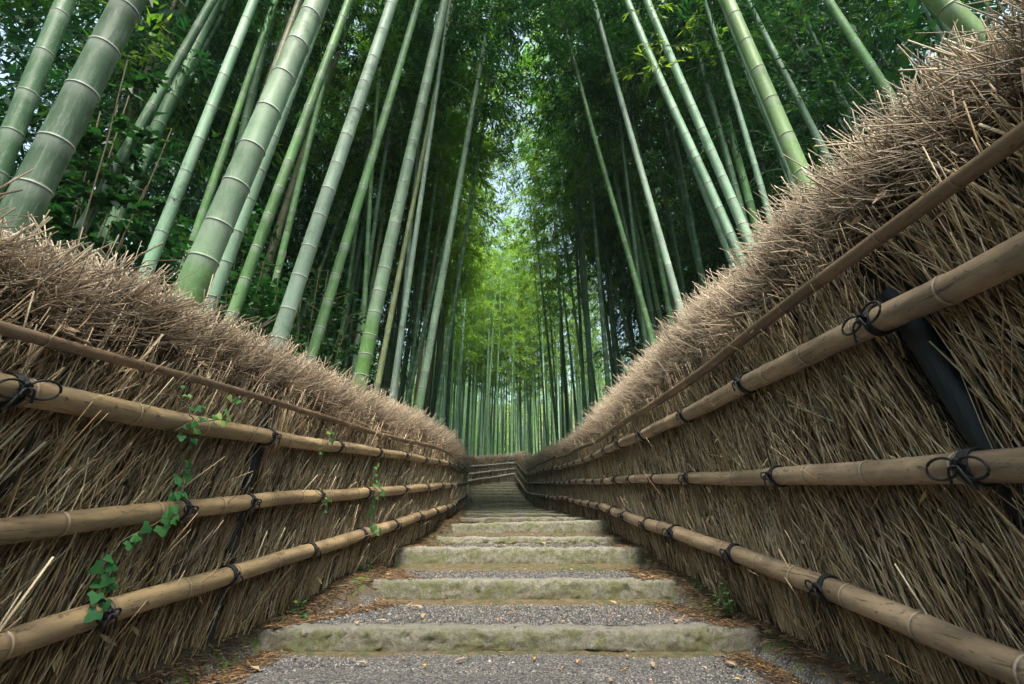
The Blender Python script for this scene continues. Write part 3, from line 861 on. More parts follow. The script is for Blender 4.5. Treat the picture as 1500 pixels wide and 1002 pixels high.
def crown_mesh(name, seed, length, spread, nnodes, twigs, lv, leaflen, mat, stem_from=.6, stemr=.03):
    r = np.random.default_rng(seed)
    # nodding axis
    az = r.uniform(0, 6.28)
    nod = lambda z: np.stack([np.cos(az) * .9 * np.clip(z / length - .45, 0, 1) ** 2 * spread * 2, np.sin(az) * .9 * np.clip(z / length - .45, 0, 1) ** 2 * spread * 2, z - .8 * np.clip(z / length - .6, 0, 1) ** 2 * length * .5], -1)
    zn = np.linspace(0, length * 1.04, nnodes)
    bp, br, LP, LD, tn = [], [], [], [], []
    a0 = r.uniform(0, 6.28)
    for i, z in enumerate(zn):
        u = z / length
        env = spread * (math.sin(math.pi * min(1, .12 + .8 * u)) ** .8) * (1 - .25 * u)
        for k in range(2):
            a = a0 + i * math.pi + k * .5 + r.normal(0, .6)
            Lb = max(.25, env * r.uniform(.55, 1.2))
            el = r.uniform(.25, .75)
            t = np.linspace(0, 1, 6)
            rad = Lb * t; up = Lb * (math.tan(el) * t * .75 - .75 * t ** 2.2)
            o = nod(np.array([min(z, length)]))[0]
            P = o + np.stack([np.cos(a) * rad, np.sin(a) * rad, up], -1) + np.cumsum(r.normal(0, .02, (6, 3)), 0)
            bp.append(P); br.append(np.linspace(.009, .003, 6) * (1.2 - .5 * u))
            nt_ = max(3, int(twigs * Lb / spread))
            tt = r.uniform(.22, 1.03, nt_)
            base = np.stack([np.interp(tt, t, P[:, j]) for j in range(3)], -1)
            aa = a + r.normal(0, .9, nt_)
            d = np.stack([np.cos(aa), np.sin(aa), r.normal(-.15, .4, nt_)], -1)
            d /= np.linalg.norm(d, axis=1, keepdims=True)
            tl = r.uniform(.15, .5, nt_)
            clump = r.random()
            for j in range(nt_):
                m_ = lv
                q = r.uniform(.1, 1.0, m_)[:, None]
                pts = base[j] + d[j] * q * tl[j] + r.normal(0, .045, (m_, 3)) + np.array([0, 0, -.18]) * q ** 2 * tl[j]
                LP.append(pts); LD.append(np.repeat(d[j][None], m_, 0)); tn.append(np.clip(.25 + .5 * clump + r.normal(0, .15, m_), 0, 1))
    LP = np.concatenate(LP); LD = np.concatenate(LD); tn = np.concatenate(tn)
    n = len(LP)
    Vl, Fl = leaves_on(LP, LD, r, leaflen * r.uniform(.7, 1.25, n), leaflen * .1 * r.uniform(.8, 1.3, n))
    Vb, Fb, idx = tubes(np.array(bp), np.array(br), 3)
    zz = np.linspace(length * stem_from * .9, length, 14)
    Vs, Fs, _ = tubes(nod(zz)[None], np.linspace(stemr, .006, 14)[None], 6)
    V, F, A = merge([(Vl, [Fl], {"tone": np.repeat(tn, 4)}), (Vb, [Fb[0]], {"tone": np.full(len(Vb), .3)}), (Vs, [Fs[0]], {"tone": np.full(len(Vs), .3)})])
    fm = np.zeros(sum(len(f) for f in F), np.int32); fm[len(Fl):] = 1
    me = make_mesh(name, V, F, A, mats=[mat, CM['g']], fmat=fm, smooth=True)
    return me

CROWNS = [crown_mesh("crown", 100 + i, 8.5, 2.1, 26, 17, 11, .15, LEAF_DARK) for i in range(4)]
MIDCR = [crown_mesh("crown", 160 + i, 9.0, 2.1, 26, 15, 13, .15, LEAF_MID) for i in range(3)]
LOWCR = [crown_mesh("crown", 120 + i, 10.5, 1.6, 26, 10, 10, .17, LEAF_BRIGHT) for i in range(3)]
THINCR = [crown_mesh("crown", 140 + i, 8.0, 1.7, 18, 9, 8, .14, LEAF_DARK) for i in range(2)]

def node_gap(z):
    return float(np.clip(.17 + .045 * z, .17, .38))

def custom_culm(bx, y, px, pz, qx, qz, D, kind, label, seed):
    g = float(ground_height(np.array([bx]), np.array([y]))[0])
    r = np.random.default_rng(seed)
    # lean: straight between the two seen points, easing to an even lean above
    k1 = (px - bx) / (pz - g); k2 = (qx - px) / (qz - pz)
    lim = .16 if abs(k2) < .2 else abs(k2)
    kt = max(-lim, min(lim, k2)) * .8 + (-.05 if bx > 0 else .05) * .2
    H = r.uniform(13.5, 15.5) + (0 if D < .15 else 2)
    zs = np.array([-.3, pz - g, qz - g, H + 2]); xs_ = np.array([k1 * -.3, px - bx, qx - bx, qx - bx + kt * (H + 2 - qz + g)])
    zz = np.linspace(-.3, H, 60)
    xi = np.interp(zz, zs, xs_)
    ker = np.ones(9) / 9
    xsm = np.convolve(np.pad(xi, 4, mode='reflect', reflect_type='odd'), ker, 'valid')
    yl = r.normal(0, .012) 
    P_of = lambda s: np.stack([np.interp(s, zz, xsm), yl * s, s], -1)
    z0 = H * .58
    zend = z0 + 8 * .62
    dref = qz - g
    taper = lambda S: D / 2 * np.interp(S, [0, pz - g, z0, zend], [1.06, 1.0, .78, .36])
    root = empty("bamboo", (bx, y, g))
    tag(root, label, "bamboo", "tall bamboos beside the steps")
    sides = 28 if D / math.hypot(px, y) > .04 else 14
    V, F, A = bamboo_tube(P_of, -.3, zend, D / 2, sides, node_gap, r, step=.3, taper=taper, swell=.06, ringw=.0035 + .006 * D, band=True)
    A["above"] = V[:, 2] - (pz - g)            # height over the fence top, where the bloom has worn off some
    obj("culm", make_mesh("culm", V, F, A, mats=[CM[kind]]), root)
    if kind != 'tan':
        cr = obj("crown", (THINCR if y < 4.5 else CROWNS)[seed % (2 if y < 4.5 else 4)] if y < 8 else MIDCR[seed % 3], root)
        p0 = P_of(np.array([z0]))[0]; p1 = P_of(np.array([z0 + 2]))[0]
        q = Vector(p1 - p0).to_track_quat('Z', 'Y')
        cr.location = p0
        cr.rotation_mode = 'QUATERNION'
        cr.rotation_quaternion = q @ Euler((0, 0, r.uniform(0, 6.28))).to_quaternion()
        s = .036 / .03 * D / .12
        cr.scale = (1.12, 1.12, 1) if 5 < y < 14 else (1, 1, 1)
    return root

# base x, y, point seen above the fence (x, z), point seen high up (x, z), diameter, colouring, description
CULMS = [
    (-2.09,1.61,-2.30,2.10,-2.43,3.25,0.080,'dk','thick brownish leaning culm with a glossy sheen, outermost bamboo behind the left fence'),
    (-1.83,1.38,-1.80,1.69,-1.77,2.87,0.110,'gg','very thick grey green culm with white node rings, near the left picture edge'),
    (-3.76,3.04,-3.44,2.69,-3.14,4.81,0.082,'dk','dark brownish culm in shade between the thick grey green one and the pale ringed one'),
    (-2.59,2.71,-2.50,2.13,-2.36,5.07,0.081,'pd','pale grey green culm with dark node rings beside the layered leafy shrub'),
    (-3.52,4.16,-3.44,4.21,-3.36,7.47,0.084,'g','thin plain green culm rising behind the pale dark ringed one'),
    (-2.90,3.56,-2.78,4.12,-2.69,6.49,0.085,'br','brownish culm with dark rings, crossing just behind the thin green one'),
    (-1.97,2.22,-1.79,1.68,-1.46,4.27,0.152,'pg','thickest pale green culm with white rings and a fresh green foot, behind the left fence'),
    (-2.14,2.68,-1.96,1.91,-1.63,5.02,0.084,'pd','slim whitish culm with dark rings standing right beside the thickest pale one'),
    (-2.31,3.14,-2.11,2.08,-1.66,5.79,0.085,'g','yellowish green culm with pale rings, second to the right of the thickest pale one'),
    (-1.93,3.15,-1.73,2.00,-1.26,5.80,0.121,'pw','thick whitish culm with white rings standing beside the low bush behind the left fence'),
    (-3.06,5.08,-2.99,3.90,-2.94,6.17,0.086,'g','thin green culm half hidden behind the yellowish green one'),
    (-1.83,3.48,-1.61,2.09,-1.28,4.74,0.087,'g','mid green culm with white rings just right of the thick whitish one'),
    (-1.90,5.08,-1.71,2.73,-1.10,9.00,0.169,'pg','tall thick pale culm with green foot leaning in over the steps'),
    (-2.48,10.80,-2.23,5.64,-1.74,13.65,0.089,'tan','thin tan dead culm without leaves behind the left fence'),
    (-1.59,6.86,-1.44,2.23,-0.70,9.59,0.135,'pg','pale culm with close white rings and bright green foot, nearest the left fence bend'),
    (-2.45,9.07,-1.54,7.07,-0.92,10.79,0.093,'dk','thin dark culm leaning behind the pale one at the left fence bend'),
    (-2.10,6.40,-1.93,3.29,-1.76,5.58,0.089,'y','pale yellow culm tucked behind the tall thick pale one'),
    (-2.23,8.53,-2.25,4.19,-2.27,7.34,0.089,'pw','slender whitish culm between the tall thick pale one and the tan dead one'),
    (-2.28,6.98,-2.47,3.54,-2.71,6.84,0.088,'g','slender green culm leaning slightly left, just left of the tall thick pale one'),
    (-3.44,9.60,-3.36,4.64,-3.24,9.77,0.088,'y','slender yellowish culm between green ones left of the tall thick pale culm'),
    (2.70,7.00,2.33,3.48,1.61,8.18,0.103,'g','lone yellowish green culm rising from the lowest visible part of the right fence top'),
    (2.50,5.40,2.23,3.11,1.64,8.09,0.102,'pw','pale whitish culm curving in towards the steps behind the right fence'),
    (2.81,3.95,2.33,3.16,1.69,6.46,0.100,'pd','pale culm with dark rings, left one of the close pair behind the right fence'),
    (2.84,3.91,2.40,3.26,1.74,7.07,0.100,'pd','pale culm with dark rings, right one of the close pair behind the right fence'),
    (4.21,6.51,3.64,4.69,3.35,6.42,0.101,'pd','thinner pale culm with dark rings just left behind the close pair'),
    (3.40,3.95,3.07,3.89,2.73,7.13,0.098,'pd','grey green dark ringed culm left of the thick yellow green one'),
    (2.02,2.20,1.83,2.55,1.69,4.23,0.098,'yg','thick yellow green culm with thin dark rings behind the right fence'),
    (5.02,4.97,4.49,5.40,4.06,8.82,0.097,'pd','thin grey green culm just right of the thick yellow green one'),
    (4.79,3.59,4.19,4.78,3.92,6.54,0.094,'g','green culm standing alone behind the tall bristly part of the right fence'),
    (10.63,6.82,8.31,9.43,7.65,11.52,0.098,'dk','thin dark culm in shade behind the lone green one on the right'),
    (3.30,1.56,2.34,2.90,2.24,3.17,0.091,'yg','thick yellow green culm at the top right corner behind the highest thatch'),
    (12.88,6.49,9.17,10.23,8.67,11.35,0.096,'dk','thin dark culm in shade just left of the one at the top right corner'),
    (3.74,7.67,3.69,4.74,3.64,8.60,0.106,'dk','dark green culm with pale rings between the whitish curving one and the close pair'),
    (4.81,11.10,4.72,6.18,4.61,11.34,0.106,'dk','slim dark culm right behind the whitish curving one'),
    (3.69,9.57,3.47,4.72,3.17,9.16,0.103,'g','slim green culm between the lone yellowish one and the whitish curving one'),
    (3.05,7.61,2.94,4.00,2.76,8.34,0.103,'g','green culm close left of the whitish curving one'),
    (4.31,12.88,3.65,5.80,3.00,9.79,0.104,'g','thin green culm just left of the lone yellowish green one'),
    (7.39,10.23,6.50,8.34,6.03,11.68,0.104,'dk','thin dark culm in the gap left of the grey green dark ringed one'),
    (7.21,10.16,6.87,8.51,6.75,10.81,0.103,'dk','thin dark culm deep in the gap beside the grey green dark ringed one'),
    (2.14,13.39,2.17,6.01,2.23,14.07,0.109,'dk','thin dark culm deep beyond the right fence, close to the bright opening'),
    (-1.73,6.16,-1.66,2.46,-1.49,6.40,0.089,'pw','whitish culm close right of the tall thick pale one'),
    (-2.85,7.75,-2.85,3.66,-2.85,7.52,0.088,'pd','pale dark ringed slender culm left of the tall thick pale one'),
    (-3.46,8.61,-3.47,4.00,-3.49,10.04,0.088,'g','slender green culm between the white ringed green one and the tall thick pale one'),
    (-8.03,7.21,-7.80,5.89,-7.57,10.37,0.083,'dk','dark slender culm far behind the layered leafy shrub'),
    (-5.00,8.77,-4.48,4.60,-3.84,8.65,0.090,'dk','dark slender culm above the low bush behind the left fence'),
    (-2.26,9.25,-2.17,3.40,-1.94,9.09,0.093,'dk','dark slender culm just left of the pale one at the fence bend'),
    (-1.62,8.67,-1.45,2.67,-0.96,7.54,0.095,'dk','dark slender culm just right of the pale one at the fence bend'),
    (2.03,9.25,2.02,3.40,2.01,8.01,0.108,'dk','dark slender culm standing where the right fence starts to rise'),
    (2.23,12.03,2.19,3.86,2.10,9.71,0.109,'dk','dark slender culm nearest the bright opening beyond the right fence'),
    (7.08,6.33,6.57,8.06,6.36,10.63,0.100,'dk','dark slender culm left of the lone green one on the right'),
]
for i, row in enumerate(CULMS):
    root = custom_culm(*row, seed=200 + i)
    if "close pair" in row[8] and row[8].startswith("pale") and "right one" in row[8]:
        # young leaf sprays on this culm, bright against the dark crowns
        r = np.random.default_rng(5)
        for (px_, pz_) in ((1.78, 6.75), (1.92, 6.0), (1.72, 5.6)):
            c0 = np.array([px_ - root.location.x, -.12, pz_ - root.location.z])
            LP, LD, TW = [], [], [np.linspace(c0 + [-.15, .12, -.35], c0, 4)]
            for q in range(7):
                d = np.array([r.uniform(-1, .6), r.uniform(-1, .2), r.uniform(-.6, .5)]); d /= np.linalg.norm(d)
                u = r.uniform(.2, 1, 6)[:, None] * .35
                LP.append(c0 + d * u); LD.append(np.tile(d, (6, 1))); TW.append(c0 + d * np.linspace(0, .36, 4)[:, None])
            LP, LD = np.concatenate(LP), np.concatenate(LD); k = len(LP)
            V, F = leaves_on(LP, LD, r, r.uniform(.08, .14, k), r.uniform(.007, .011, k))
            Vt, Ft, _ = tubes(np.array(TW), np.full((len(TW), 4), .003), 4)
            V, F, A = merge([(V, [F], {"tone": np.full(len(V), .7)}), (Vt, [Ft[0]], {"tone": np.full(len(Vt), .2)})])
            obj("leaf_spray", make_mesh("leaf_spray", V, F, A, mats=[LEAF_BRIGHT]), root)

# the rest of the grove: a few culm shapes, copied
def culm_variant(seed, H, D, z0, clen, bend):
    r = np.random.default_rng(seed)
    zend = z0 + clen * .62
    P_of = lambda s: np.stack([bend * np.clip(s / z0, 0, 1) ** 2 * z0 * .5 + np.clip(s - z0, 0, 99) * bend, 0 * s, s], -1)
    V, F, A = bamboo_tube(P_of, -.3, zend, D / 2, 9, lambda z: node_gap(z) * 1.15, r, step=.6, taper=lambda S: D / 2 * np.interp(S, [0, z0, zend], [1.05, .8, .4]), swell=.06, ringw=.008)
    return make_mesh("culm", V, F, A, mats=[CM['g']]), P_of, z0
HI = [culm_variant(300 + i, 15, d, 7.4, 8, b) for i, (d, b) in enumerate([(.10, .03), (.12, .06), (.14, .02), (.09, .08)])]
MD = [culm_variant(340 + i, 15, d, 3.6, 8, b) for i, (d, b) in enumerate([(.10, .03), (.12, .06)])]
LO = [culm_variant(320 + i, 15, d, 7.0, 10.5, b) for i, (d, b) in enumerate([(.13, .02), (.16, .01), (.11, .03)])]

def proto(shape, crown, mat):
    me, P_of, z0 = shape
    me = me.copy(); me.materials[0] = CM[mat]
    return me, crown, P_of, z0
PROTOS = {}
def place(x, y, rz, sc, zone, mat, rr, label, group):
    low = zone == 'back'
    deep = not low and abs(x) > 4.2
    shapes = LO if low else (MD if deep and rr.random() < .6 else HI)
    i = rr.randrange(len(shapes)); j = rr.randrange(len(LOWCR) if low else len(CROWNS))
    key = (low, shapes is MD, i, mat)
    if key not in PROTOS: PROTOS[key] = proto(shapes[i], None, mat)
    me, _, P_of, z0 = PROTOS[key]
    g = float(ground_height(np.array([x]), np.array([y]))[0])
    root = empty("bamboo", (x, y, g))
    root.rotation_euler = (rr.gauss(0, .02), rr.gauss(0, .02), rz)
    root.scale = (sc, sc, sc)
    tag(root, label, "bamboo", group)
    obj("culm", me, root)
    near_walk = y > 9 and min(abs(x - float(FL.x(y))), abs(x - float(FR.x(y)))) < 2.4
    cr = obj("crown", LOWCR[j % 3] if low or (near_walk and y > 11.5) else (MIDCR[j % 3] if near_walk or rr.random() < .25 else CROWNS[j]), root)
    if near_walk: cr.scale = (1.25, 1.25, 1.1)
    p0 = P_of(np.array([z0]))[0]; p1 = P_of(np.array([z0 + 1]))[0]
    cr.location = p0
    cr.rotation_mode = 'QUATERNION'
    cr.rotation_quaternion = Vector(p1 - p0).to_track_quat('Z', 'Y') @ Euler((0, 0, rr.uniform(0, 6.28))).to_quaternion()
    return root

rr = random.Random(9)
taken = [(c_[0], c_[1]) for c_ in CULMS]
def free(x, y, d):
    return all((x - a) ** 2 + (y - b_) ** 2 > d * d for a, b_ in taken)
LOOK = {'dk': 'dull green', 'g': 'fresh green', 'br': 'brownish', 'pd': 'pale dark ringed'}
ORDS = "first second third fourth fifth sixth seventh eighth ninth tenth eleventh twelfth thirteenth fourteenth fifteenth sixteenth seventeenth eighteenth nineteenth twentieth".split()
ORDS += ["twenty " + o for o in ORDS[:9]] + ["thirtieth"] + ["thirty " + o for o in ORDS[:9]] + ["fortieth"] + ["forty " + o for o in ORDS[:9]] + ["fiftieth"]
def fill(zone, n, xr, yr, d, ok, mats, where, group):
    k = 0; tries = 0; got = []
    while k < n and tries < 20000:
        tries += 1
        x, y = rr.uniform(*xr), rr.uniform(*yr)
        if not ok(x, y) or not free(x, y, d): continue
        taken.append((x, y)); k += 1
        rz = (math.pi if x > 0 else 0) + rr.gauss(0, .7)
        mt = rr.choice(mats)
        got.append((x / y, y, mt, place(x, y, rz, rr.uniform(.88, 1.15), zone, mt, rr, where, group)))
    ymid = sorted(q[1] for q in got)[len(got) // 2]
    for mt in set(mats):
        for row in (0, 1):
            sel = sorted((q for q in got if q[2] == mt and (q[1] > ymid) == bool(row)), key=lambda q: q[0])
            for i, q in enumerate(sel):
                q[3]['label'] = f"{ORDS[i]} {LOOK[mt]} bamboo from the left, {'rear' if row else 'front'} rows {where}"
inview = lambda x, y: abs(x) < 1.32 * (y + .6)
for x_, y_, m_, l_ in ((2.2, 12.8, 'g', "fresh green bamboo at the right fence whose crown reaches over the steps"), (-2.1, 14.6, 'dk', "dull green bamboo at the left fence under the bright opening"), (1.6, 15.2, 'dk', "dull green bamboo at the right fence under the bright opening")):
    taken.append((x_, y_)); place(x_, y_, 0 if x_ < 0 else math.pi, 1.05, 'left', m_, rr, l_, "bamboos leaning over the steps")
fill('left', 82, (-8.5, -1.5), (3.6, 20), .42, lambda x, y: inview(x, y) and x < float(FL.x(min(y, 20.4))) - .9 - (1.2 if y < 6 else 0), ['dk', 'dk', 'g', 'br', 'dk'],
     "behind the left fence", "bamboos of the grove behind the left fence")
fill('right', 77, (1.0, 8.5), (4.2, 20), .42, lambda x, y: inview(x, y) and x > float(FR.x(min(y, 22))) + .9 + (1.2 if y < 7 else 0), ['dk', 'dk', 'g', 'dk', 'pd'],
     "behind the right fence", "bamboos of the grove behind the right fence")
def okback(x, y):
    # beyond the far fence, keeping a thin opening overhead
    return abs(x) < .2 * y and y > 24.2 + max(-3, min(4, (x + 0.5) * 1.6)) + 1.0 and inview(x, y)
fill('back', 86, (-7, 7.5), (23, 35), .34, okback, ['dk', 'g', 'g', 'pd', 'dk'],
     "beyond the far fence", "bamboos beyond the top of the steps")

# the far wood that reads as one mass
r = np.random.default_rng(91)
n = 700
X = r.uniform(-20, 20, n); Y = 37 + 25 * r.random(n) ** 1.3
g = ground_height(X, Y)
z = np.linspace(0, 1, 7)[None]
H = r.uniform(12, 16, n)[:, None]
P = np.stack([X[:, None] + r.normal(0, .5, n)[:, None] * z ** 2, Y[:, None] + 0 * z, g[:, None] + z * H], -1)
V1, F1, idx = tubes(P, r.uniform(.06, .10, n)[:, None] * np.linspace(1, .4, 7)[None], 5)
m_ = 105000
Xl = r.uniform(-30, 30, m_); Yl = r.uniform(48, 70, m_)
cl = r.normal(0, 1, (900, 3)) * np.array([1.1, 1.1, 1.6]); k = r.integers(0, 900, m_)
cx = np.stack([r.uniform(-28, 28, 900), r.uniform(48, 66, 900), 15.5 * r.random(900) ** 1.9], -1)[k]
Pl = cx + r.normal(0, 1, (m_, 3)) * np.array([1.0, 1.0, 1.3])
Pl[:, 2] += ground_height(Pl[:, 0], Pl[:, 1])
Vl, Fl = leaves_on(Pl, r.normal(0, 1, (m_, 3)), r, r.uniform(.28, .6, m_), r.uniform(.04, .075, m_))
V, F, A = merge([(Vl, [Fl], {"tone": np.repeat(np.clip(r.normal(.5, .22, m_), 0, 1), 4)}), (V1, [F1[0]], {"tone": np.full(len(V1), .5)})])
fm = np.zeros(sum(len(f) for f in F), np.int32); fm[len(Fl):] = 1
tag(obj("far_bamboo_wood", make_mesh("far_bamboo_wood", V, F, A, mats=[LEAF_BRIGHT, CM['dk']], fmat=fm)), "far bamboo wood closing the view beyond the steps", "wood", kind='stuff')

# the thick grove on either side, leaf clumps and stems nobody could count
LEAF_SHADE = leaf_mat("bamboo_leaf_shaded", [(0, (.007, .045, .028)), (.6, (.015, .08, .036)), (1, (.04, .13, .042))], .3)  # darker leaf copy, shade of the side groves put into the colour
def side_wood(sg, seed, label):
    r = np.random.default_rng(seed)
    def area(k):
        y = -12 + 56 * r.random(k) ** 1.35
        x = np.abs(r.normal(0, 1, k)) * 5 + np.clip(4.3 + .24 * np.abs(y), 4.3, 15)
        x = np.where(y < -7, np.abs(r.normal(0, 1, k)) * 5, x)        # unseen growth behind the viewer, added to shade the foreground
        return sg * x, y
    kc = 2600; X, Y = area(kc)
    cz = 19 * r.random(kc) ** 1.25
    m_ = 240000; k = r.integers(0, kc, m_)
    P = np.stack([X, Y, cz + ground_height(X, Y)], -1)[k] + r.normal(0, 1, (m_, 3)) * np.array([.75, .75, .8])
    Vl, Fl = leaves_on(P, r.normal(0, 1, (m_, 3)), r, r.uniform(.15, .32, m_), r.uniform(.022, .040, m_))
    n = 150; X, Y = area(n); g = ground_height(X, Y); z = np.linspace(0, 1, 7)[None]; H = r.uniform(14, 17, n)[:, None]
    Pc = np.stack([X[:, None] - sg * r.uniform(0, 2, n)[:, None] * z ** 2, Y[:, None] + 0 * z, g[:, None] + z * H], -1)
    V1, F1, _ = tubes(Pc, r.uniform(.045, .07, n)[:, None] * np.linspace(1, .4, 7)[None], 6)
    V, F, A = merge([(Vl, [Fl], {"tone": np.repeat(np.clip(r.normal(.5, .22, m_), 0, 1), 4)}), (V1, [F1[0]], {"tone": np.full(len(V1), .2)})])
    fm = np.zeros(sum(len(f) for f in F), np.int32); fm[len(Fl):] = 1
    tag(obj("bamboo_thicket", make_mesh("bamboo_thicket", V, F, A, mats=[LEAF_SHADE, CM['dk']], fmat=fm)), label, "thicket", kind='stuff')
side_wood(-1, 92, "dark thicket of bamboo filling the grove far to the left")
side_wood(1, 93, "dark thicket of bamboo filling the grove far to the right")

# ------------------------------------------------------------------ shrubs, ivy, small plants
def leafy(name, label, cat, loc, n_stems, h, spread, seed, leaflen, mat, layered=False, per=26, wratio=.32):
    r = np.random.default_rng(seed)
    root = empty(name, loc)
    tag(root, label, cat)
    bp, LP, LD = [], [], []
    for i in range(n_stems):
        a = r.uniform(0, 6.28); t = np.linspace(0, 1, 6)
        hh = h * r.uniform(.5, 1.05); sp = spread * r.uniform(.3, 1)
        P = np.stack([np.cos(a) * sp * t ** 1.3, np.sin(a) * sp * t ** 1.3, hh * t], -1) + np.cumsum(r.normal(0, .012, (6, 3)), 0)
        bp.append(P)
        for j in range(7):
            u = r.uniform(.25, 1)
            b0 = np.array([np.interp(u, t, P[:, q]) for q in range(3)])
            aa = r.uniform(0, 6.28)
            d = np.array([math.cos(aa), math.sin(aa), .05 if layered else r.uniform(-.2, .7)])
            L = r.uniform(.35, 1) * spread * .75
            q = r.uniform(.1, 1, per)[:, None]
            pts = b0 + d * q * L + r.normal(0, .035 if layered else min(.07, spread * .2), (per, 3)) * np.array([1, 1, .35 if layered else 1]) 
            LP.append(pts); LD.append(np.tile(d, (per, 1)) + r.normal(0, .6, (per, 3)) * np.array([1, 1, .3]))
            bp.append(b0 + d * np.linspace(0, 1, 6)[:, None] * L)
    LP = np.concatenate(LP); LD = np.concatenate(LD); n = len(LP)
    Vl, Fl = leaves_on(LP, LD, r, leaflen * r.uniform(.7, 1.2, n), leaflen * wratio * r.uniform(.8, 1.2, n), droop=.15)
    Vb, Fb, _ = tubes(np.array(bp), np.full((len(bp), 6), max(.002, h * .0017)), 4)
    obj("stems", make_mesh("stems", Vb, Fb, mats=[BARK]), root)
    obj("foliage", make_mesh("foliage", Vl, Fl, {"tone": np.repeat(r.random(n), 4)}, mats=[mat]), root)
    return root

leafy("leafy_shrub", "tall shrub with flat layers of green leaves beside the pale dark ringed bamboo", "shrub", (-3.25, 3.1, .1), 13, 3.9, .62, 61, .085, LEAF_SHRUB, layered=True, per=55)
leafy("leafy_shrub", "bushy green shrub at the foot of the thick whitish bamboo", "shrub", (-2.35, 3.75, .25), 12, 2.9, .6, 62, .075, LEAF_SHRUB, per=45)
leafy("leafy_shrub", "low bush with rounded leaves just above the left fence top", "shrub", (-1.75, 3.95, .25), 7, 1.75, .4, 63, .07, LEAF_IVY, per=20)
leafy("leafy_shrub", "loose green shrub between the white ringed bamboos behind the left fence", "shrub", (-2.5, 5.3, .4), 12, 3.4, .6, 64, .07, LEAF_SHRUB, per=22)
leafy("ground_seedling", "tiny bright green seedling growing at the foot of the left fence", "plant", (-1.19, 2.86, .09), 3, .05, .03, 65, .035, LEAF_IVY, per=2, wratio=.45)

for k_, (x_, y_, l_) in enumerate(((1.16, 2.86, "low green weed beside the right end of the lowest step"), (1.2, 3.3, "small weed tuft under the right fence between the two lowest steps"), (-1.12, 3.75, "weed tuft by the left fence near the second step"), (1.17, 4.15, "weed tuft at the right end below the third step"))):
    leafy("weed", l_, "weed", (x_, y_, path_z(y_) + .02), 4, .06, .05, 80 + k_, .028, LEAF_IVY, per=3, wratio=.22)

def ivy(label, pts, seed, nleaf, size):
    """pts: (s along left fence, z) path of the stem over the brush"""
    r = np.random.default_rng(seed)
    root = empty("ivy_vine", tuple(float(v) for v in FL.at(pts[0][0], pts[0][1], -.09)))
    tag(root, label, "vine", "ivy vines on the left fence")
    inv = Matrix.Translation(-Vector(root.location))
    a = np.array(pts); t = np.linspace(0, 1, 40); ta = np.linspace(0, 1, len(a))
    s = np.interp(t, ta, a[:, 0]) + .012 * np.sin(t * 25); z = np.interp(t, ta, a[:, 1]) + .01 * np.cos(t * 19)
    off = np.full(40, -.095)
    for zf in (FL.bot, FL.mid, FL.top):
        off -= .065 * np.exp(-((z - zf(s)) / .055) ** 2)
    P = FL.at(s, z, 0) + FL.away * off[:, None]
    V, F, _ = tubes(P[None], np.full((1, 40), .0022), 5)
    o = obj("stem", make_mesh("stem", V, F, mats=[BARK]), root); o.matrix_parent_inverse = inv
    # lobed leaves, a fan of triangles each
    ang = np.radians([-90, -40, 5, 40, 62, 90, 118, 140, 175, 220])
    rad = np.array([.08, .62, .86, .62, .80, 1.1, .80, .62, .86, .62])
    VV, FF, TT = [], [], []
    for i in range(nleaf):
        if nleaf > 40 and r.random() < .14: continue
        u = (i + r.uniform(0, .8)) / nleaf
        c0 = np.array([np.interp(u, t, P[:, q]) for q in range(3)])
        side = 1 if i % 2 else -1
        sz = size * r.uniform(.6, 1.15) * (1 - .35 * u)
        c0 = c0 + np.array([.012 + r.uniform(0, .03), side * sz * r.uniform(.2, .75), r.uniform(-.02, .03)])
        rot = r.normal(0, .5) + math.pi * .85 + side * .5
        nrm = Vector((1, r.normal(0, .35) - .25, r.uniform(.1, .9))).normalized()
        q = nrm.to_track_quat('Z', 'Y')
        loc = [(0, 0, 0)] + [(math.cos(a_ + rot) * rd * sz, math.sin(a_ + rot) * rd * sz, -.18 * sz * rd * rd) for a_, rd in zip(ang, rad)]
        b0 = len(VV)
        VV += [tuple(Vector(c0) + q @ Vector(l)) for l in loc]
        tone = r.uniform(0, .7) if u < .7 else r.uniform(.5, 1)
        TT += [tone] * len(loc)
        for j in range(len(ang)):
            FF.append([b0, b0 + 1 + j, b0 + 1 + (j + 1) % len(ang)])
    o = obj("foliage", make_mesh("foliage", np.array(VV), np.array(FF), {"tone": np.array(TT)}, mats=[LEAF_IVY]), root)
    o.matrix_parent_inverse = inv

ivy("long ivy vine with broad green leaves climbing over two rails of the left fence",
    [(1.58, .34), (1.595, .42), (1.60, .49), (1.63, .54), (1.70, .592), (1.745, .64), (1.785, .70), (1.79, .78), (1.79, .877), (1.76, .96), (1.84, .995), (1.96, 1.037), (2.04, 1.13)], 71, 64, .030)
ivy("yellow green ivy sprig hanging off the top rail beside the longest vine", [(1.73, .87), (1.72, .95), (1.70, 1.02), (1.69, 1.08)], 72, 14, .02)
ivy("small yellow green ivy sprig on the top rail just past the dark slit", [(2.84, .99), (2.85, 1.04), (2.86, 1.1), (2.88, 1.15)], 73, 12, .02)
ivy("thin ivy vine between middle and bottom rail, halfway along the left fence", [(3.66, .50), (3.69, .6), (3.62, .7), (3.66, .8), (3.64, .9), (3.67, .99)], 74, 34, .03)
ivy("tiny ivy sprig on the middle rail between the two longer vines", [(2.95, .67), (2.9, .72), (2.86, .77)], 75, 9, .018)

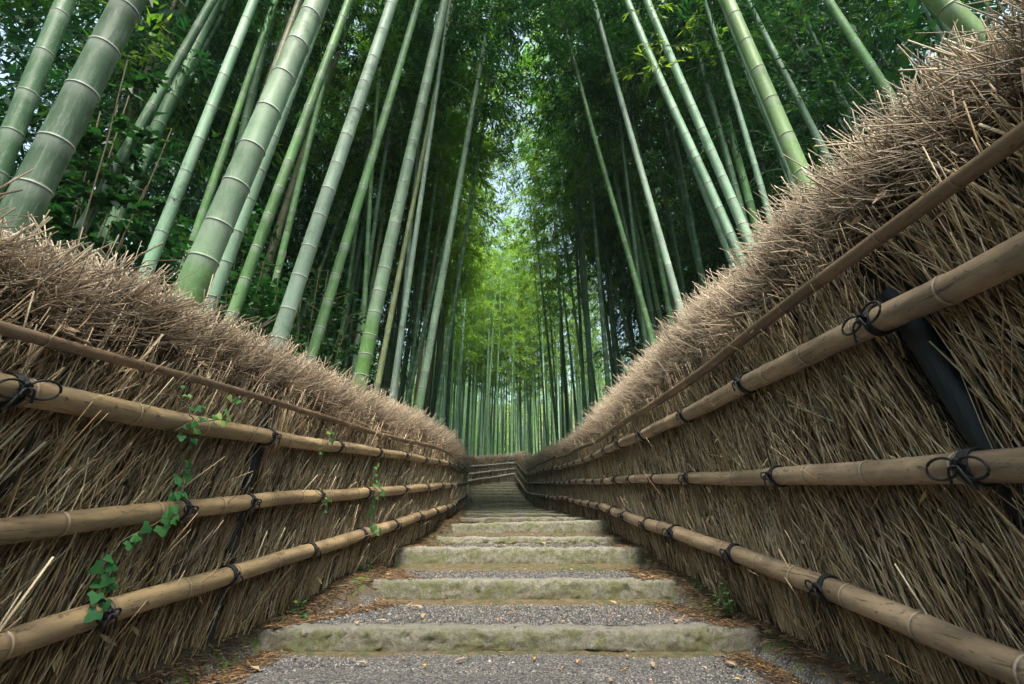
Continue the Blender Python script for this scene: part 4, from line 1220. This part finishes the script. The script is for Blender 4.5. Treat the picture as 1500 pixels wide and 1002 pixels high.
# dry leaves and fresh-fallen yellow leaves
r = np.random.default_rng(88)
def flat_leaf(n, yr, seed, name, mat, label, size):
    r = np.random.default_rng(seed)
    Y = r.uniform(*yr, n); X = XL(Y) - .05 + (XR(Y) - XL(Y) + .1) * r.random(n)
    P = np.stack([X, Y, np.array([path_z(v - .02) for v in Y]) + .012], -1)
    a = r.uniform(0, 6.28, n)
    D = np.stack([np.cos(a), np.sin(a), r.uniform(0, .25, n)], -1)
    S = np.stack([-np.sin(a), np.cos(a), np.zeros(n)], -1)
    L = size * r.uniform(.6, 1.5, n)[:, None]; w = L * r.uniform(.12, .25, n)[:, None]
    q = np.stack([P, P + D * L * .4 + S * w + [0, 0, .004], P + D * L, P + D * L * .4 - S * w + [0, 0, .006]], 1)
    F = np.arange(n)[:, None] * 4
    me = make_mesh(name, q.reshape(-1, 3), np.concatenate([F + [[0, 1, 2]], F + [[0, 2, 3]]]), mats=[mat], smooth=False)
    tag(obj(name, me), label, "leaves", kind='stuff')
flat_leaf(120, (2.1, 6.5), 5, "fallen_yellow_leaves", YLEAF, "small yellow and orange leaves fallen on the gravel", .026)
flat_leaf(160, (2.1, 7.5), 6, "fallen_dry_leaves", DRYLEAF, "dry brown bamboo leaves fallen on the steps", .05)

# ------------------------------------------------------------------ thin green haze, added to lift the darks and fade far culms
m = bpy.data.materials.new("haze"); m.use_nodes = True
nt = m.node_tree; nt.nodes.remove(nt.nodes["Principled BSDF"])
pv = nt.nodes.new("ShaderNodeVolumePrincipled")
pv.inputs["Density"].default_value = .0010
pv.inputs["Color"].default_value = (.70, .95, .88, 1)
nt.links.new(pv.outputs[0], nt.nodes["Material Output"].inputs["Volume"])
zt = 40.0
cs = np.array([[x, y, z] for x in (-320, 320) for y in (-130, 520) for z in (-3, zt)])
F = np.array([[0, 1, 3, 2], [4, 6, 7, 5], [0, 4, 5, 1], [2, 3, 7, 6], [0, 2, 6, 4], [1, 5, 7, 3]])
tag(obj("haze", make_mesh("haze", cs, F, mats=[m], smooth=False)), kind='stuff')
